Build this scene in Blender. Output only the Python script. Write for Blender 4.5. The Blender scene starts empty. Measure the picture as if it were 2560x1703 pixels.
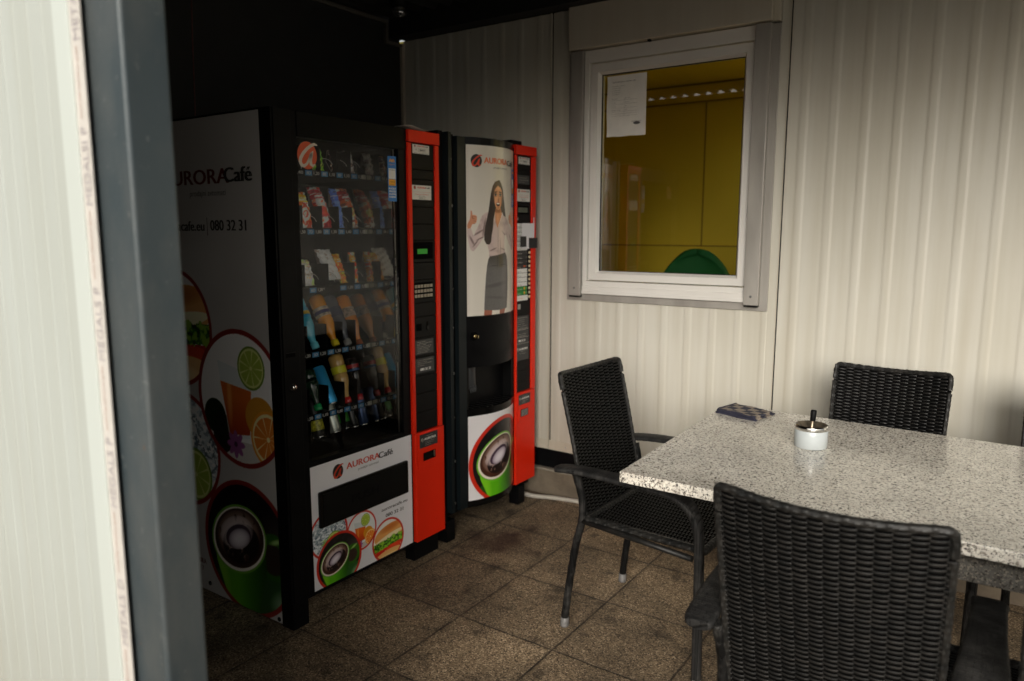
import bpy, math, random
import numpy as np
from mathutils import Vector, Matrix
random.seed(7)
PI=math.pi
S=bpy.context.scene
C=S.collection
XF=-0.0167          # front plane of the two vending machines
YW=1.27             # cabin wall plane
YS=-0.4236          # near side of the snack machine

# ------------------------------------------------------------------ materials
MATS={}
def lin(c): return tuple((x/12.92 if x<=0.04045 else ((x+0.055)/1.055)**2.4) for x in c)
def pm(name,col,rough=0.5,metal=0.0,var=0.0,vscale=8.0,bump=0.0,bscale=60.0,spec=0.5,emit=None,coat=0.0,rvar=0.0,stretch=(1,1,1)):
    if name in MATS: return MATS[name]
    m=bpy.data.materials.new(name); m.use_nodes=True
    nt=m.node_tree; n=nt.nodes; l=nt.links
    b=n['Principled BSDF']
    b.inputs['Base Color'].default_value=(*col,1); b.inputs['Roughness'].default_value=rough
    b.inputs['Metallic'].default_value=metal; b.inputs['Specular IOR Level'].default_value=spec
    if coat: b.inputs['Coat Weight'].default_value=coat; b.inputs['Coat Roughness'].default_value=0.08
    if emit: b.inputs['Emission Color'].default_value=(*emit[0],1); b.inputs['Emission Strength'].default_value=emit[1]
    if var or bump or rvar:
        tc=n.new('ShaderNodeTexCoord'); mp=n.new('ShaderNodeMapping'); mp.inputs['Scale'].default_value=stretch
        l.new(tc.outputs['Object'],mp.inputs['Vector'])
    if var or rvar:
        nz=n.new('ShaderNodeTexNoise'); nz.inputs['Scale'].default_value=vscale; nz.inputs['Detail'].default_value=6; nz.inputs['Roughness'].default_value=0.6
        l.new(mp.outputs['Vector'],nz.inputs['Vector'])
    if var:
        r=n.new('ShaderNodeMapRange'); r.inputs[1].default_value=0.3; r.inputs[2].default_value=0.7
        r.inputs[3].default_value=1-var; r.inputs[4].default_value=1+var*0.6
        l.new(nz.outputs['Fac'],r.inputs[0])
        mx=n.new('ShaderNodeVectorMath'); mx.operation='SCALE'; mx.inputs[0].default_value=col
        l.new(r.outputs[0],mx.inputs['Scale']); l.new(mx.outputs[0],b.inputs['Base Color'])
    if rvar:
        r2=n.new('ShaderNodeMapRange'); r2.inputs[1].default_value=0.35; r2.inputs[2].default_value=0.65
        r2.inputs[3].default_value=max(0.03,rough-rvar); r2.inputs[4].default_value=min(1,rough+rvar)
        l.new(nz.outputs['Fac'],r2.inputs[0]); l.new(r2.outputs[0],b.inputs['Roughness'])
    if bump:
        n2=n.new('ShaderNodeTexNoise'); n2.inputs['Scale'].default_value=bscale; n2.inputs['Detail'].default_value=4
        l.new(mp.outputs['Vector'],n2.inputs['Vector'])
        bp=n.new('ShaderNodeBump'); bp.inputs['Strength'].default_value=bump; bp.inputs['Distance'].default_value=0.003
        l.new(n2.outputs['Fac'],bp.inputs['Height']); l.new(bp.outputs['Normal'],b.inputs['Normal'])
    MATS[name]=m
    return m
def vcol_mat(name,rough=0.35,coat=0.0,spec=0.5):
    m=bpy.data.materials.new(name); m.use_nodes=True
    n=m.node_tree.nodes; b=n['Principled BSDF']; a=n.new('ShaderNodeAttribute'); a.attribute_name='Col'
    m.node_tree.links.new(a.outputs['Color'],b.inputs['Base Color']); b.inputs['Roughness'].default_value=rough
    b.inputs['Specular IOR Level'].default_value=spec
    if coat: b.inputs['Coat Weight'].default_value=coat; b.inputs['Coat Roughness'].default_value=0.05
    return m
def glass_mat(name,ior,tint=(1,1,1),rough=0.0,haze=0.0):
    m=bpy.data.materials.new(name); m.use_nodes=True; nt=m.node_tree; n=nt.nodes; l=nt.links
    n.remove(n['Principled BSDF']); o=n['Material Output']
    t=n.new('ShaderNodeBsdfTransparent'); t.inputs[0].default_value=(*tint,1)
    g=n.new('ShaderNodeBsdfGlossy'); g.inputs['Roughness'].default_value=rough; g.inputs['Color'].default_value=(1,1,1,1)
    f=n.new('ShaderNodeFresnel'); f.inputs['IOR'].default_value=ior
    x=n.new('ShaderNodeMixShader'); l.new(f.outputs[0],x.inputs[0]); l.new(t.outputs[0],x.inputs[1]); l.new(g.outputs[0],x.inputs[2])
    last=x
    if haze:
        d=n.new('ShaderNodeBsdfDiffuse'); d.inputs[0].default_value=(0.6,0.57,0.5,1)
        y=n.new('ShaderNodeMixShader'); nz=n.new('ShaderNodeTexNoise'); nz.inputs['Scale'].default_value=5; nz.inputs['Detail'].default_value=5
        r=n.new('ShaderNodeMapRange'); r.inputs[1].default_value=0.3; r.inputs[2].default_value=0.75; r.inputs[3].default_value=haze*0.4; r.inputs[4].default_value=haze
        l.new(nz.outputs['Fac'],r.inputs[0]); l.new(r.outputs[0],y.inputs[0]); l.new(x.outputs[0],y.inputs[1]); l.new(d.outputs[0],y.inputs[2]); last=y
    l.new(last.outputs[0],o.inputs['Surface'])
    return m
def node_mat(name):
    m=bpy.data.materials.new(name); m.use_nodes=True
    return m,m.node_tree.nodes,m.node_tree.links,m.node_tree.nodes['Principled BSDF']

# ------------------------------------------------------------------ mesh builder
class MB:
    def __init__(s): s.v=[]; s.f=[]; s.m=[]; s.sm=[]; s.mats=[]; s.cur=0; s.smooth=False
    def mat(s,m):
        if m not in s.mats: s.mats.append(m)
        s.cur=s.mats.index(m); return s
    def add(s,vs,fs,smooth=None):
        o=len(s.v); s.v+= [tuple(p) for p in vs]
        for f in fs: s.f.append(tuple(i+o for i in f)); s.m.append(s.cur); s.sm.append(s.smooth if smooth is None else smooth)
    def box(s,x0,x1,y0,y1,z0,z1):
        s.add([(x0,y0,z0),(x1,y0,z0),(x1,y1,z0),(x0,y1,z0),(x0,y0,z1),(x1,y0,z1),(x1,y1,z1),(x0,y1,z1)],
              [(0,3,2,1),(4,5,6,7),(0,1,5,4),(1,2,6,5),(2,3,7,6),(3,0,4,7)],False); return s
    def sweep(s,path,prof,closed=True,cap=True,up=Vector((0,0,1)),smooth=True):
        # prof: list of (a,b) lists per path point or one list
        P=[Vector(p) for p in path]; n=len(P); vs=[]
        k=len(prof[0]) if isinstance(prof[0],list) else len(prof)
        pu=None
        for i in range(n):
            t=(P[min(i+1,n-1)]-P[max(i-1,0)]).normalized()
            if pu is None:
                r=t.cross(up)
                if r.length<1e-3: r=t.cross(Vector((0,1,0)))
                r.normalize(); u=r.cross(t).normalized()
            else:
                u=(pu-t*pu.dot(t)).normalized(); r=t.cross(u).normalized()
            pu=u
            pr=prof[i] if isinstance(prof[0],list) else prof
            vs+= [P[i]+r*a+u*b for a,b in pr]
        fs=[]
        for i in range(n-1):
            for j in range(k):
                j2=(j+1)%k
                fs.append((i*k+j,i*k+j2,(i+1)*k+j2,(i+1)*k+j))
        s.add(vs,fs,smooth)
        if cap:
            o=len(s.v)-n*k
            s.f.append(tuple(o+j for j in reversed(range(k)))); s.m.append(s.cur); s.sm.append(False)
            s.f.append(tuple(o+(n-1)*k+j for j in range(k))); s.m.append(s.cur); s.sm.append(False)
        return s
    def tube(s,path,r,seg=12,cap=True,up=Vector((0,0,1))):
        rs=r if isinstance(r,(list,tuple)) else [r]*len(path)
        prof=[[(rr*math.cos(2*PI*j/seg),rr*math.sin(2*PI*j/seg)) for j in range(seg)] for rr in rs]
        return s.sweep(path,prof,cap=cap,up=up)
    def lathe(s,prof,origin=(0,0,0),axis=(0,0,1),seg=24,smooth=True):
        ax=Vector(axis).normalized(); a=ax.orthogonal().normalized(); b=ax.cross(a); O=Vector(origin); vs=[]
        for r,h in prof:
            for j in range(seg):
                t=2*PI*j/seg; vs.append(O+ax*h+a*(r*math.cos(t))+b*(r*math.sin(t)))
        fs=[]
        for i in range(len(prof)-1):
            for j in range(seg):
                j2=(j+1)%seg; fs.append((i*seg+j,i*seg+j2,(i+1)*seg+j2,(i+1)*seg+j))
        s.add(vs,fs,smooth); return s
    def build(s,name,parent=None,mat=None,bevel=0,seg=2,origin=None):
        me=bpy.data.meshes.new(name)
        L=Vector(origin) if origin is not None else Vector((0,0,0))
        if parent is not None: L=Vector((0,0,0)) if parent.get('local') else Vector(parent['wloc'])
        me.from_pydata([(p[0]-L.x,p[1]-L.y,p[2]-L.z) for p in s.v],[],s.f)
        for m in s.mats: me.materials.append(m)
        if mat is not None: me.materials.append(mat)
        if s.f:
            me.polygons.foreach_set('material_index',s.m); me.polygons.foreach_set('use_smooth',s.sm)
        me.update()
        o=bpy.data.objects.new(name,me); C.objects.link(o)
        if parent is not None:
            o.parent=parent; o['wloc']=list(L)
            if parent.get('local'): o['local']=1
        else: o['wloc']=list(L); o.location=L
        if bevel:
            b=o.modifiers.new('bevel','BEVEL'); b.width=bevel; b.segments=seg; b.limit_method='ANGLE'; b.angle_limit=0.7
        return o
def tag(o,label=None,cat=None,group=None,kind=None):
    if label: o['label']=label
    if cat: o['category']=cat
    if group: o['group']=group
    if kind: o['kind']=kind
    return o
def thing(name,label,cat,loc=(0,0,0),group=None,local=False,rotz=0):
    o=bpy.data.objects.new(name,None); C.objects.link(o); o.location=loc; o.rotation_euler=(0,0,rotz); o.empty_display_size=0.1
    o['wloc']=list(loc)
    if local: o['local']=1
    return tag(o,label,cat,group)
def bx(name,b,mat,parent=None,bevel=0):
    m=MB(); m.mat(mat)
    for q in (b if isinstance(b,list) else [b]): m.box(*q)
    return m.build(name,parent,bevel=bevel)
def copy_tree(o,parent=None):
    c=o.copy(); C.objects.link(c)
    if parent is not None: c.parent=parent
    for ch in list(o.children): copy_tree(ch,c)
    return c

# ------------------------------------------------------------------ text
_tc={}
def textmesh(s):
    if s in _tc: return _tc[s]
    cu=bpy.data.curves.new('t','FONT'); cu.body=s; cu.size=1; cu.resolution_u=3
    o=bpy.data.objects.new('t',cu); C.objects.link(o)
    dg=bpy.context.evaluated_depsgraph_get(); ev=o.evaluated_get(dg); me=ev.to_mesh()
    v=[(p.co.x,p.co.y) for p in me.vertices]; f=[tuple(p.vertices) for p in me.polygons]
    ev.to_mesh_clear(); bpy.data.objects.remove(o); bpy.data.curves.remove(cu)
    _tc[s]=(v,f); return _tc[s]
_cap=[]
def text(mb,s,u,v,caph,width,mp,mat,w=0.0008,shear=0.0,rot=0.0,bold=0.0):
    """lay string s with its left baseline at (u,v), cap height caph and total width"""
    vs,fs=textmesh(s)
    if not vs: return
    if not _cap:
        hv=textmesh('H')[0]; _cap.append(max(p[1] for p in hv))
    x0=min(p[0] for p in vs); x1=max(p[0] for p in vs); sx=width/(x1-x0); sy=caph/_cap[0]
    mb.mat(mat); c,sn=math.cos(rot),math.sin(rot)
    offs=[0.0] if not bold else [-bold,bold]
    for k,of in enumerate(offs):
        out=[]
        for x,y in vs:
            a=(x-x0)*sx+shear*y*sy+of; b=y*sy
            out.append(mp(u+a*c-b*sn,v+a*sn+b*c,w+k*0.00015))
        mb.add(out,fs,False)
def onx(x0): return lambda u,v,w: (x0+w,u,v)
def ony(y0): return lambda u,v,w: (u,y0-w,v)
def quad(mb,u0,u1,v0,v1,mp,mat,w=0.0005):
    mb.mat(mat); mb.add([mp(u0,v0,w),mp(u1,v0,w),mp(u1,v1,w),mp(u0,v1,w)],[(0,1,2,3)],False)
def disc(mb,u,v,ru,rv,mp,mat,w=0.0005,n=20):
    mb.mat(mat); mb.add([mp(u+ru*math.cos(2*PI*i/n),v+rv*math.sin(2*PI*i/n),w) for i in range(n)],[tuple(range(n))],False)
# ------------------------------------------------------------------ painted sheets (vertex colours on a fine grid)
def vnoise(U,V,sc,seed=0,octv=3):
    rng=np.random.RandomState(seed); out=np.zeros_like(U); amp=1; tot=0
    for o in range(octv):
        G=rng.rand(64,64); x=U*sc*(2**o)+17.3; y=V*sc*(2**o)+5.1
        xi=np.floor(x).astype(int); yi=np.floor(y).astype(int); fx=x-xi; fy=y-yi
        fx=fx*fx*(3-2*fx); fy=fy*fy*(3-2*fy)
        a=G[yi%64,xi%64]; b=G[yi%64,(xi+1)%64]; c=G[(yi+1)%64,xi%64]; d=G[(yi+1)%64,(xi+1)%64]
        out+=amp*((a*(1-fx)+b*fx)*(1-fy)+(c*(1-fx)+d*fx)*fy); tot+=amp; amp*=0.5
    return out/tot
class Cv:
    def __init__(s,u0,u1,v0,v1,res,bg):
        s.res=res; s.b=(u0,u1,v0,v1); s.gain=1.0
        s.nu=int(round((u1-u0)/res))+1; s.nv=int(round((v1-v0)/res))+1; k=2
        us=np.linspace(u0-res/4,u1+res/4,s.nu*k); vs=np.linspace(v0-res/4,v1+res/4,s.nv*k)
        s.U,s.V=np.meshgrid(us,vs); s.A=np.empty(s.U.shape+(3,)); s.A[:]=bg
    def put(s,mask,col,al=1.0):
        a=(mask*al)[...,None]; s.A=s.A*(1-a)+np.asarray(col)*a
    def ell(s,cu,cv,ru,rv,rot=0):
        x=s.U-cu; y=s.V-cv; c,n=math.cos(rot),math.sin(rot)
        return (((x*c+y*n)/ru)**2+((-x*n+y*c)/rv)**2<1).astype(float)
    def poly(s,pts):
        ins=np.zeros(s.U.shape,bool); n=len(pts)
        for i in range(n):
            x1,y1=pts[i]; x2,y2=pts[(i+1)%n]
            if y1==y2: continue
            c=((y1>s.V)!=(y2>s.V))&(s.U<(x2-x1)*(s.V-y1)/(y2-y1)+x1)
            ins^=c
        return ins.astype(float)
    def soft(s,cu,cv,ru,rv,rot=0,p=1.0):
        x=s.U-cu; y=s.V-cv; c,n=math.cos(rot),math.sin(rot)
        d=((x*c+y*n)/ru)**2+((-x*n+y*c)/rv)**2
        return np.clip(1-d,0,1)**p
    def rect(s,a,b,c,d): return ((s.U>a)&(s.U<b)&(s.V>c)&(s.V<d)).astype(float)
    def sheet(s,name,mp,mat,parent):
        k=2; A=s.A.reshape(s.nv,k,s.nu,k,3).mean((1,3)); A=np.clip(A*s.gain,0,1)
        L=np.where(A<=0.04045,A/12.92,((A+0.055)/1.055)**2.4)
        u0,u1,v0,v1=s.b; us=np.linspace(u0,u1,s.nu); vs=np.linspace(v0,v1,s.nv)
        lx=parent['wloc']; pts=[]
        for v in vs:
            for u in us:
                p=mp(u,v,0); pts.append((p[0]-lx[0],p[1]-lx[1],p[2]-lx[2]))
        nu=s.nu
        fs=[(j*nu+i,j*nu+i+1,(j+1)*nu+i+1,(j+1)*nu+i) for j in range(s.nv-1) for i in range(nu-1)]
        me=bpy.data.meshes.new(name); me.from_pydata(pts,[],fs); me.update()
        at=me.color_attributes.new('Col','FLOAT_COLOR','POINT')
        c4=np.ones((s.nv*nu,4),np.float32); c4[:,:3]=L.reshape(-1,3); at.data.foreach_set('color',c4.ravel())
        me.materials.append(mat); me.polygons.foreach_set('use_smooth',[True]*len(fs))
        o=bpy.data.objects.new(name,me); C.objects.link(o); o.parent=parent; o['wloc']=list(lx)
        return o
RED=(0.80,0.16,0.08)
def art_ring(c,cu,cv,r,bgfn,rw=0.09,red=RED):
    c.put(c.ell(cu,cv,r,r),red)
    m=c.ell(cu,cv,r*(1-rw),r*(1-rw))
    sv=c.A.copy(); bgfn(c,cu,cv,r)
    c.A=sv*(1-m[...,None])+c.A*m[...,None]
def art_coffee(c,cu,cv,r):
    c.put(np.ones_like(c.U),(0.05,0.045,0.06))
    c.put(c.soft(cu+.75*r,cv+.25*r,.6*r,.5*r),(0.30,0.24,0.24),0.8)
    for i in range(9):
        a=-.55+i*.12; c.put(c.ell(cu+a*r,cv+(.72+.12*math.sin(i*2.1))*r,.06*r,.06*r),(0.12,0.11,0.15),0.8)
    c.put(c.ell(cu-.05*r,cv-.72*r,.95*r,.42*r,.1),(0.10,0.30,0.06)); c.put(c.ell(cu+.25*r,cv-.62*r,.78*r,.3*r,.2),(0.16,0.36,0.14))
    c.put(c.soft(cu+.72*r,cv-.62*r,.3*r,.2*r,.5),(0.65,0.78,0.65),0.6)
    c.put(c.ell(cu+.58*r,cv+.02*r,.36*r,.34*r,.4),(0.17,0.42,0.04)); c.put(c.ell(cu+.56*r,cv-.02*r,.24*r,.22*r,.4),(0.22,0.15,0.13))
    c.put(c.soft(cu+.66*r,cv+.26*r,.2*r,.05*r,.35),(0.7,0.85,0.5),0.9)
    body=[(cu-.80*r,cv+.02*r),(cu-.74*r,cv-.34*r),(cu-.58*r,cv-.70*r),(cu-.44*r,cv-.95*r),(cu+.18*r,cv-.95*r),(cu+.28*r,cv-.62*r),(cu+.42*r,cv-.2*r),(cu+.38*r,cv+.3*r),(cu-.3*r,cv+.1*r)]
    m=c.poly(body); c.put(m,(0.36,0.72,0.06))
    sh=np.clip(((c.U-cu)/r+.25)/.75,0,1); c.put(m*sh,(0.03,0.22,0.01),0.95)
    c.put(m*c.soft(cu-.62*r,cv-.45*r,.16*r,.5*r,.25),(0.62,0.88,0.20),0.5)
    A=(cu-.2*r,cv+.1*r); ro=.42
    c.put(c.ell(*A,.66*r,.50*r,ro),(0.44,0.72,0.18)); c.put(c.ell(*A,.625*r,.465*r,ro),(0.93,0.89,0.84))
    c.put(c.ell(A[0]+.01*r,A[1]+.015*r,.59*r,.43*r,ro),(0.27,0.15,0.10))
    n=vnoise((c.U-cu)/r,(c.V-cv)/r,9,3)
    c.put(c.soft(A[0],A[1]+.05*r,.52*r,.37*r,ro,.5)*(n>.28),(0.76,0.66,0.62),.95)
    c.put(c.soft(A[0]+.02*r,A[1]-.02*r,.46*r,.33*r,ro,.5)*(n>.40),(0.45,0.30,0.27),.8)
    c.put(c.ell(A[0]+.05*r,A[1]-.05*r,.44*r,.29*r,ro)*(n>.34),(0.10,0.04,0.05))
    c.put(c.soft(A[0]-.04*r,A[1]+.09*r,.42*r,.24*r,ro,.4),(0.86,0.80,0.80))
    c.put(c.ell(A[0]-.0*r,A[1]+.04*r,.31*r,.17*r,ro),(0.22,0.13,0.22),.9)
    c.put(c.soft(A[0]+.02*r,A[1]+.01*r,.27*r,.15*r,ro,.35),(0.92,0.89,0.92))
def art_lime(c,cu,cv,r,rot=0):
    c.put(c.ell(cu,cv,r,r*1.03),(0.45,0.62,0.10)); c.put(c.ell(cu,cv,r*.9,r*.93),(0.84,0.88,0.50))
    x=c.U-cu; y=c.V-cv; th=np.arctan2(y,x)+rot; d=np.hypot(x,y)/r
    seg=((np.abs(((th/(2*PI)*9)%1)-.5)<.42)&(d>.1)&(d<.82)).astype(float); c.put(seg,(0.66,0.78,0.22))
def art_orange(c,cu,cv,r):
    c.put(c.ell(cu,cv,r,r*1.06),(0.98,0.62,0.08)); c.put(c.ell(cu,cv,r*.9,r*.95),(1.0,0.88,0.60))
    x=c.U-cu; y=c.V-cv; th=np.arctan2(y,x); d=np.hypot(x,y)/r
    seg=((np.abs(((th/(2*PI)*10)%1)-.5)<.44)&(d>.1)&(d<.82)).astype(float); c.put(seg,(0.97,0.52,0.08))
def art_juice(c,cu,cv,r):
    c.put(np.ones_like(c.U),(0.92,0.93,0.93)); c.put(c.rect(cu-2*r,cu+2*r,cv-2*r,cv-.62*r),(0.80,0.78,0.76))
    c.put(c.ell(cu-.62*r,cv-.32*r,.26*r,.26*r),(0.10,0.20,0.05)); c.put(c.ell(cu-.45*r,cv-.55*r,.24*r,.3*r),(0.14,0.14,0.06))
    g=[(cu-.5*r,cv+.52*r),(cu+.26*r,cv+.38*r),(cu+.18*r,cv-.55*r),(cu-.3*r,cv-.6*r)]
    c.put(c.poly(g),(0.80,0.84,0.85),.7)
    j=[(cu-.45*r,cv+.22*r),(cu+.25*r,cv+.14*r),(cu+.18*r,cv-.5*r),(cu-.28*r,cv-.55*r)]
    m=c.poly(j); c.put(m,(0.93,0.42,0.06)); c.put(m*np.clip(-((c.V-cv)/r)*1.4,0,1),(0.72,0.16,0.03)); c.put(m*c.soft(cu-.25*r,cv,.07*r,.5*r),(1,.75,.4),.6)
    art_lime(c,cu+.27*r,cv+.47*r,.3*r)
    c.put(c.ell(cu+.42*r,cv-.22*r,.32*r,.3*r),(0.90,0.60,0.10)); art_orange(c,cu+.58*r,cv-.50*r,.38*r)
    for k in range(8):
        a=k*PI/4; c.put(c.ell(cu-.16*r+.1*r*math.cos(a),cv-.68*r+.1*r*math.sin(a),.11*r,.05*r,a),(0.62,0.30,0.58))
    c.put(c.ell(cu-.16*r,cv-.68*r,.04*r,.04*r),(0.3,0.1,0.3))
def art_burger(c,cu,cv,r):
    n=vnoise((c.U-cu)/r,(c.V-cv)/r,7,5); n2=vnoise((c.U-cu)/r,(c.V-cv)/r,14,8)
    c.put(np.ones_like(c.U),(0.94,0.93,0.90))
    m=c.ell(cu+.12*r,cv+.30*r,.98*r,.42*r,.12); c.put(m,(0.93,0.66,0.36)); c.put(m*c.soft(cu+.15*r,cv+.56*r,.8*r,.22*r,.1),(0.75,0.38,0.12),.7)
    c.put(c.ell(cu+.05*r,cv+.12*r,.9*r,.13*r,.15),(0.97,0.90,0.72))
    c.put(c.rect(cu-r,cu+r,cv-.62*r,cv-.25*r)*(n>.25),(0.80,0.12,0.06)); c.put(c.ell(cu+.3*r,cv-.42*r,.5*r,.13*r,.1),(0.92,0.28,0.14))
    le=(np.abs((c.V-cv)/r+.12-.14*(n-.5)-.1*(c.U-cu)/r)<.19+.12*(n2-.5)).astype(float)
    c.put(le,(0.22,0.52,0.07)); c.put(le*(n2>.52),(0.62,0.80,0.22),.9); c.put(le*(n2<.36),(0.05,0.20,0.03),.9)
    c.put(c.ell(cu,cv-.72*r,.95*r,.26*r,.06),(0.93,0.72,0.44)); c.put(c.soft(cu,cv-.78*r,.8*r,.18*r),(1,.9,.7),.7)
def art_ice(c,cu,cv,r):
    n=vnoise((c.U-cu)/r,(c.V-cv)/r,6,11,4); n2=vnoise((c.U-cu)/r+3,(c.V-cv)/r*1.6,11,12,3)
    c.put(np.ones_like(c.U),(0.80,0.84,0.86)); c.put((np.abs(n-.5)<.05).astype(float),(0.30,0.38,0.44),.8); c.put((n2>.60).astype(float),(0.96,0.98,1.0),.9); c.put((n2<.38).astype(float),(0.40,0.50,0.56),.6)
    art_lime(c,cu+.28*r,cv-.42*r,.45*r,.3); c.put(c.soft(cu-.2*r,cv-.3*r,.25*r,.2*r)*(n>.5),(0.55,0.78,0.25),.9)
def logo_a(mb,u,v,r,mp,mdisc,mlet,w=0.0007):
    disc(mb,u,v,r*.92,r,mp,mdisc,w,28)
    # the script letter: a bowl and a swash stroke
    mb.mat(mlet)
    def stroke(pts,wd):
        L=[];n=len(pts)
        for i,(x,y) in enumerate(pts):
            x2,y2=pts[min(i+1,n-1)]; x1,y1=pts[max(i-1,0)]; dx,dy=x2-x1,y2-y1; d=math.hypot(dx,dy) or 1
            t=wd[i] if isinstance(wd,list) else wd
            L.append((mp(u+r*(x-dy/d*t),v+r*(y+dx/d*t),w+.0004),mp(u+r*(x+dy/d*t),v+r*(y-dx/d*t),w+.0004)))
        vs=[p for a in L for p in a]
        mb.add(vs,[(2*i,2*i+1,2*i+3,2*i+2) for i in range(n-1)],False)
    bowl=[]
    for i in range(22):
        t=i/21*1.75*PI+0.30*PI
        x=.42*math.cos(t); y=.58*math.sin(t); bowl.append((x*.9+y*.42-.22,y*.95-.05))
    stroke([(.98,.80),(.7,.86),(.35,.72),(.0,.48),(-.35,.15),(-.6,-.2),(-.68,-.5),(-.55,-.74),(-.3,-.78),(-.05,-.6),(.18,-.25),(.38,.15),(.5,.32),(.42,.1),(.3,-.3),(.32,-.62),(.5,-.74),(.72,-.6)],
           [.04,.1,.12,.12,.13,.14,.15,.15,.12,.1,.1,.11,.12,.13,.14,.14,.1,.05])
# ------------------------------------------------------------------ shared materials
M_black=pm('black_paint',(0.004,0.004,0.0045),0.42,var=.2,rvar=.1,vscale=12,spec=.10)
M_black2=pm('black_plastic',(0.005,0.005,0.005),0.5,spec=.13,bump=.15,bscale=400)
M_blackgl=pm('black_gloss',(0.003,0.003,0.003),0.22,spec=.22)
M_dark=pm('dark_recess',(0.003,0.003,0.003),0.8,spec=.03)
M_red=pm('red_enamel',(0.74,0.020,0.003),0.42,spec=.3,var=.08,rvar=.08,vscale=6)
def scuff(m,col,lo=.66,hi=.72,scale=16,st=(1,1,3)):
    n=m.node_tree.nodes; l=m.node_tree.links; b=n['Principled BSDF']; src=b.inputs['Base Color'].links[0].from_socket
    tc=n.new('ShaderNodeTexCoord'); mp=n.new('ShaderNodeMapping'); mp.inputs['Scale'].default_value=st; l.new(tc.outputs['Object'],mp.inputs['Vector'])
    q=n.new('ShaderNodeTexNoise'); q.inputs['Scale'].default_value=scale; q.inputs['Detail'].default_value=9; q.inputs['Roughness'].default_value=.75; l.new(mp.outputs[0],q.inputs['Vector'])
    r=n.new('ShaderNodeMapRange'); r.inputs[1].default_value=lo; r.inputs[2].default_value=hi; l.new(q.outputs['Fac'],r.inputs[0])
    x=n.new('ShaderNodeMixRGB'); x.inputs[2].default_value=(*col,1); l.new(r.outputs[0],x.inputs[0]); l.new(src,x.inputs[1]); l.new(x.outputs[0],b.inputs['Base Color'])
scuff(M_red,(.22,.012,.006)); scuff(M_black,(.03,.028,.025),.68,.74)
M_redp=pm('print_red',(0.62,0.055,0.02),0.4)
M_blackp=pm('print_black',(0.015,0.014,0.014),0.4)
M_greyp=pm('print_grey',(0.10,0.10,0.10),0.4)
M_orangep=pm('print_orange',(0.75,0.14,0.03),0.4)
M_sidered=pm('shaded_print_red',(0.10,0.010,0.006),.5)  # darker copy of the print red; the side's shade is in the colour
M_whitep=pm('print_white',(0.75,0.75,0.72),0.45)
M_whitepap=pm('white_label',(0.68,0.66,0.62),0.5)
M_bluep=pm('print_blue',(0.01,0.17,0.52),0.35)
M_bluetag=pm('blue_price_tag',(0.05,0.25,0.50),0.4)
M_steel=pm('steel',(0.55,0.53,0.5),0.3,metal=1.0,rvar=.1)
M_chrome=pm('chrome',(0.78,0.77,0.74),0.12,metal=1.0)
M_lettering=pm('lettering_light',(0.45,0.43,0.38),0.5)
V_print=vcol_mat('printed_vinyl',0.38)
V_poster=vcol_mat('printed_poster',0.32,coat=0.35)
V_foil=vcol_mat('printed_foil',0.3,spec=0.6)
G_machine=glass_mat('machine_glass',1.42,(0.98,0.985,0.98))
G_window=glass_mat('window_glass',2.2,(0.93,0.93,0.90))

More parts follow.
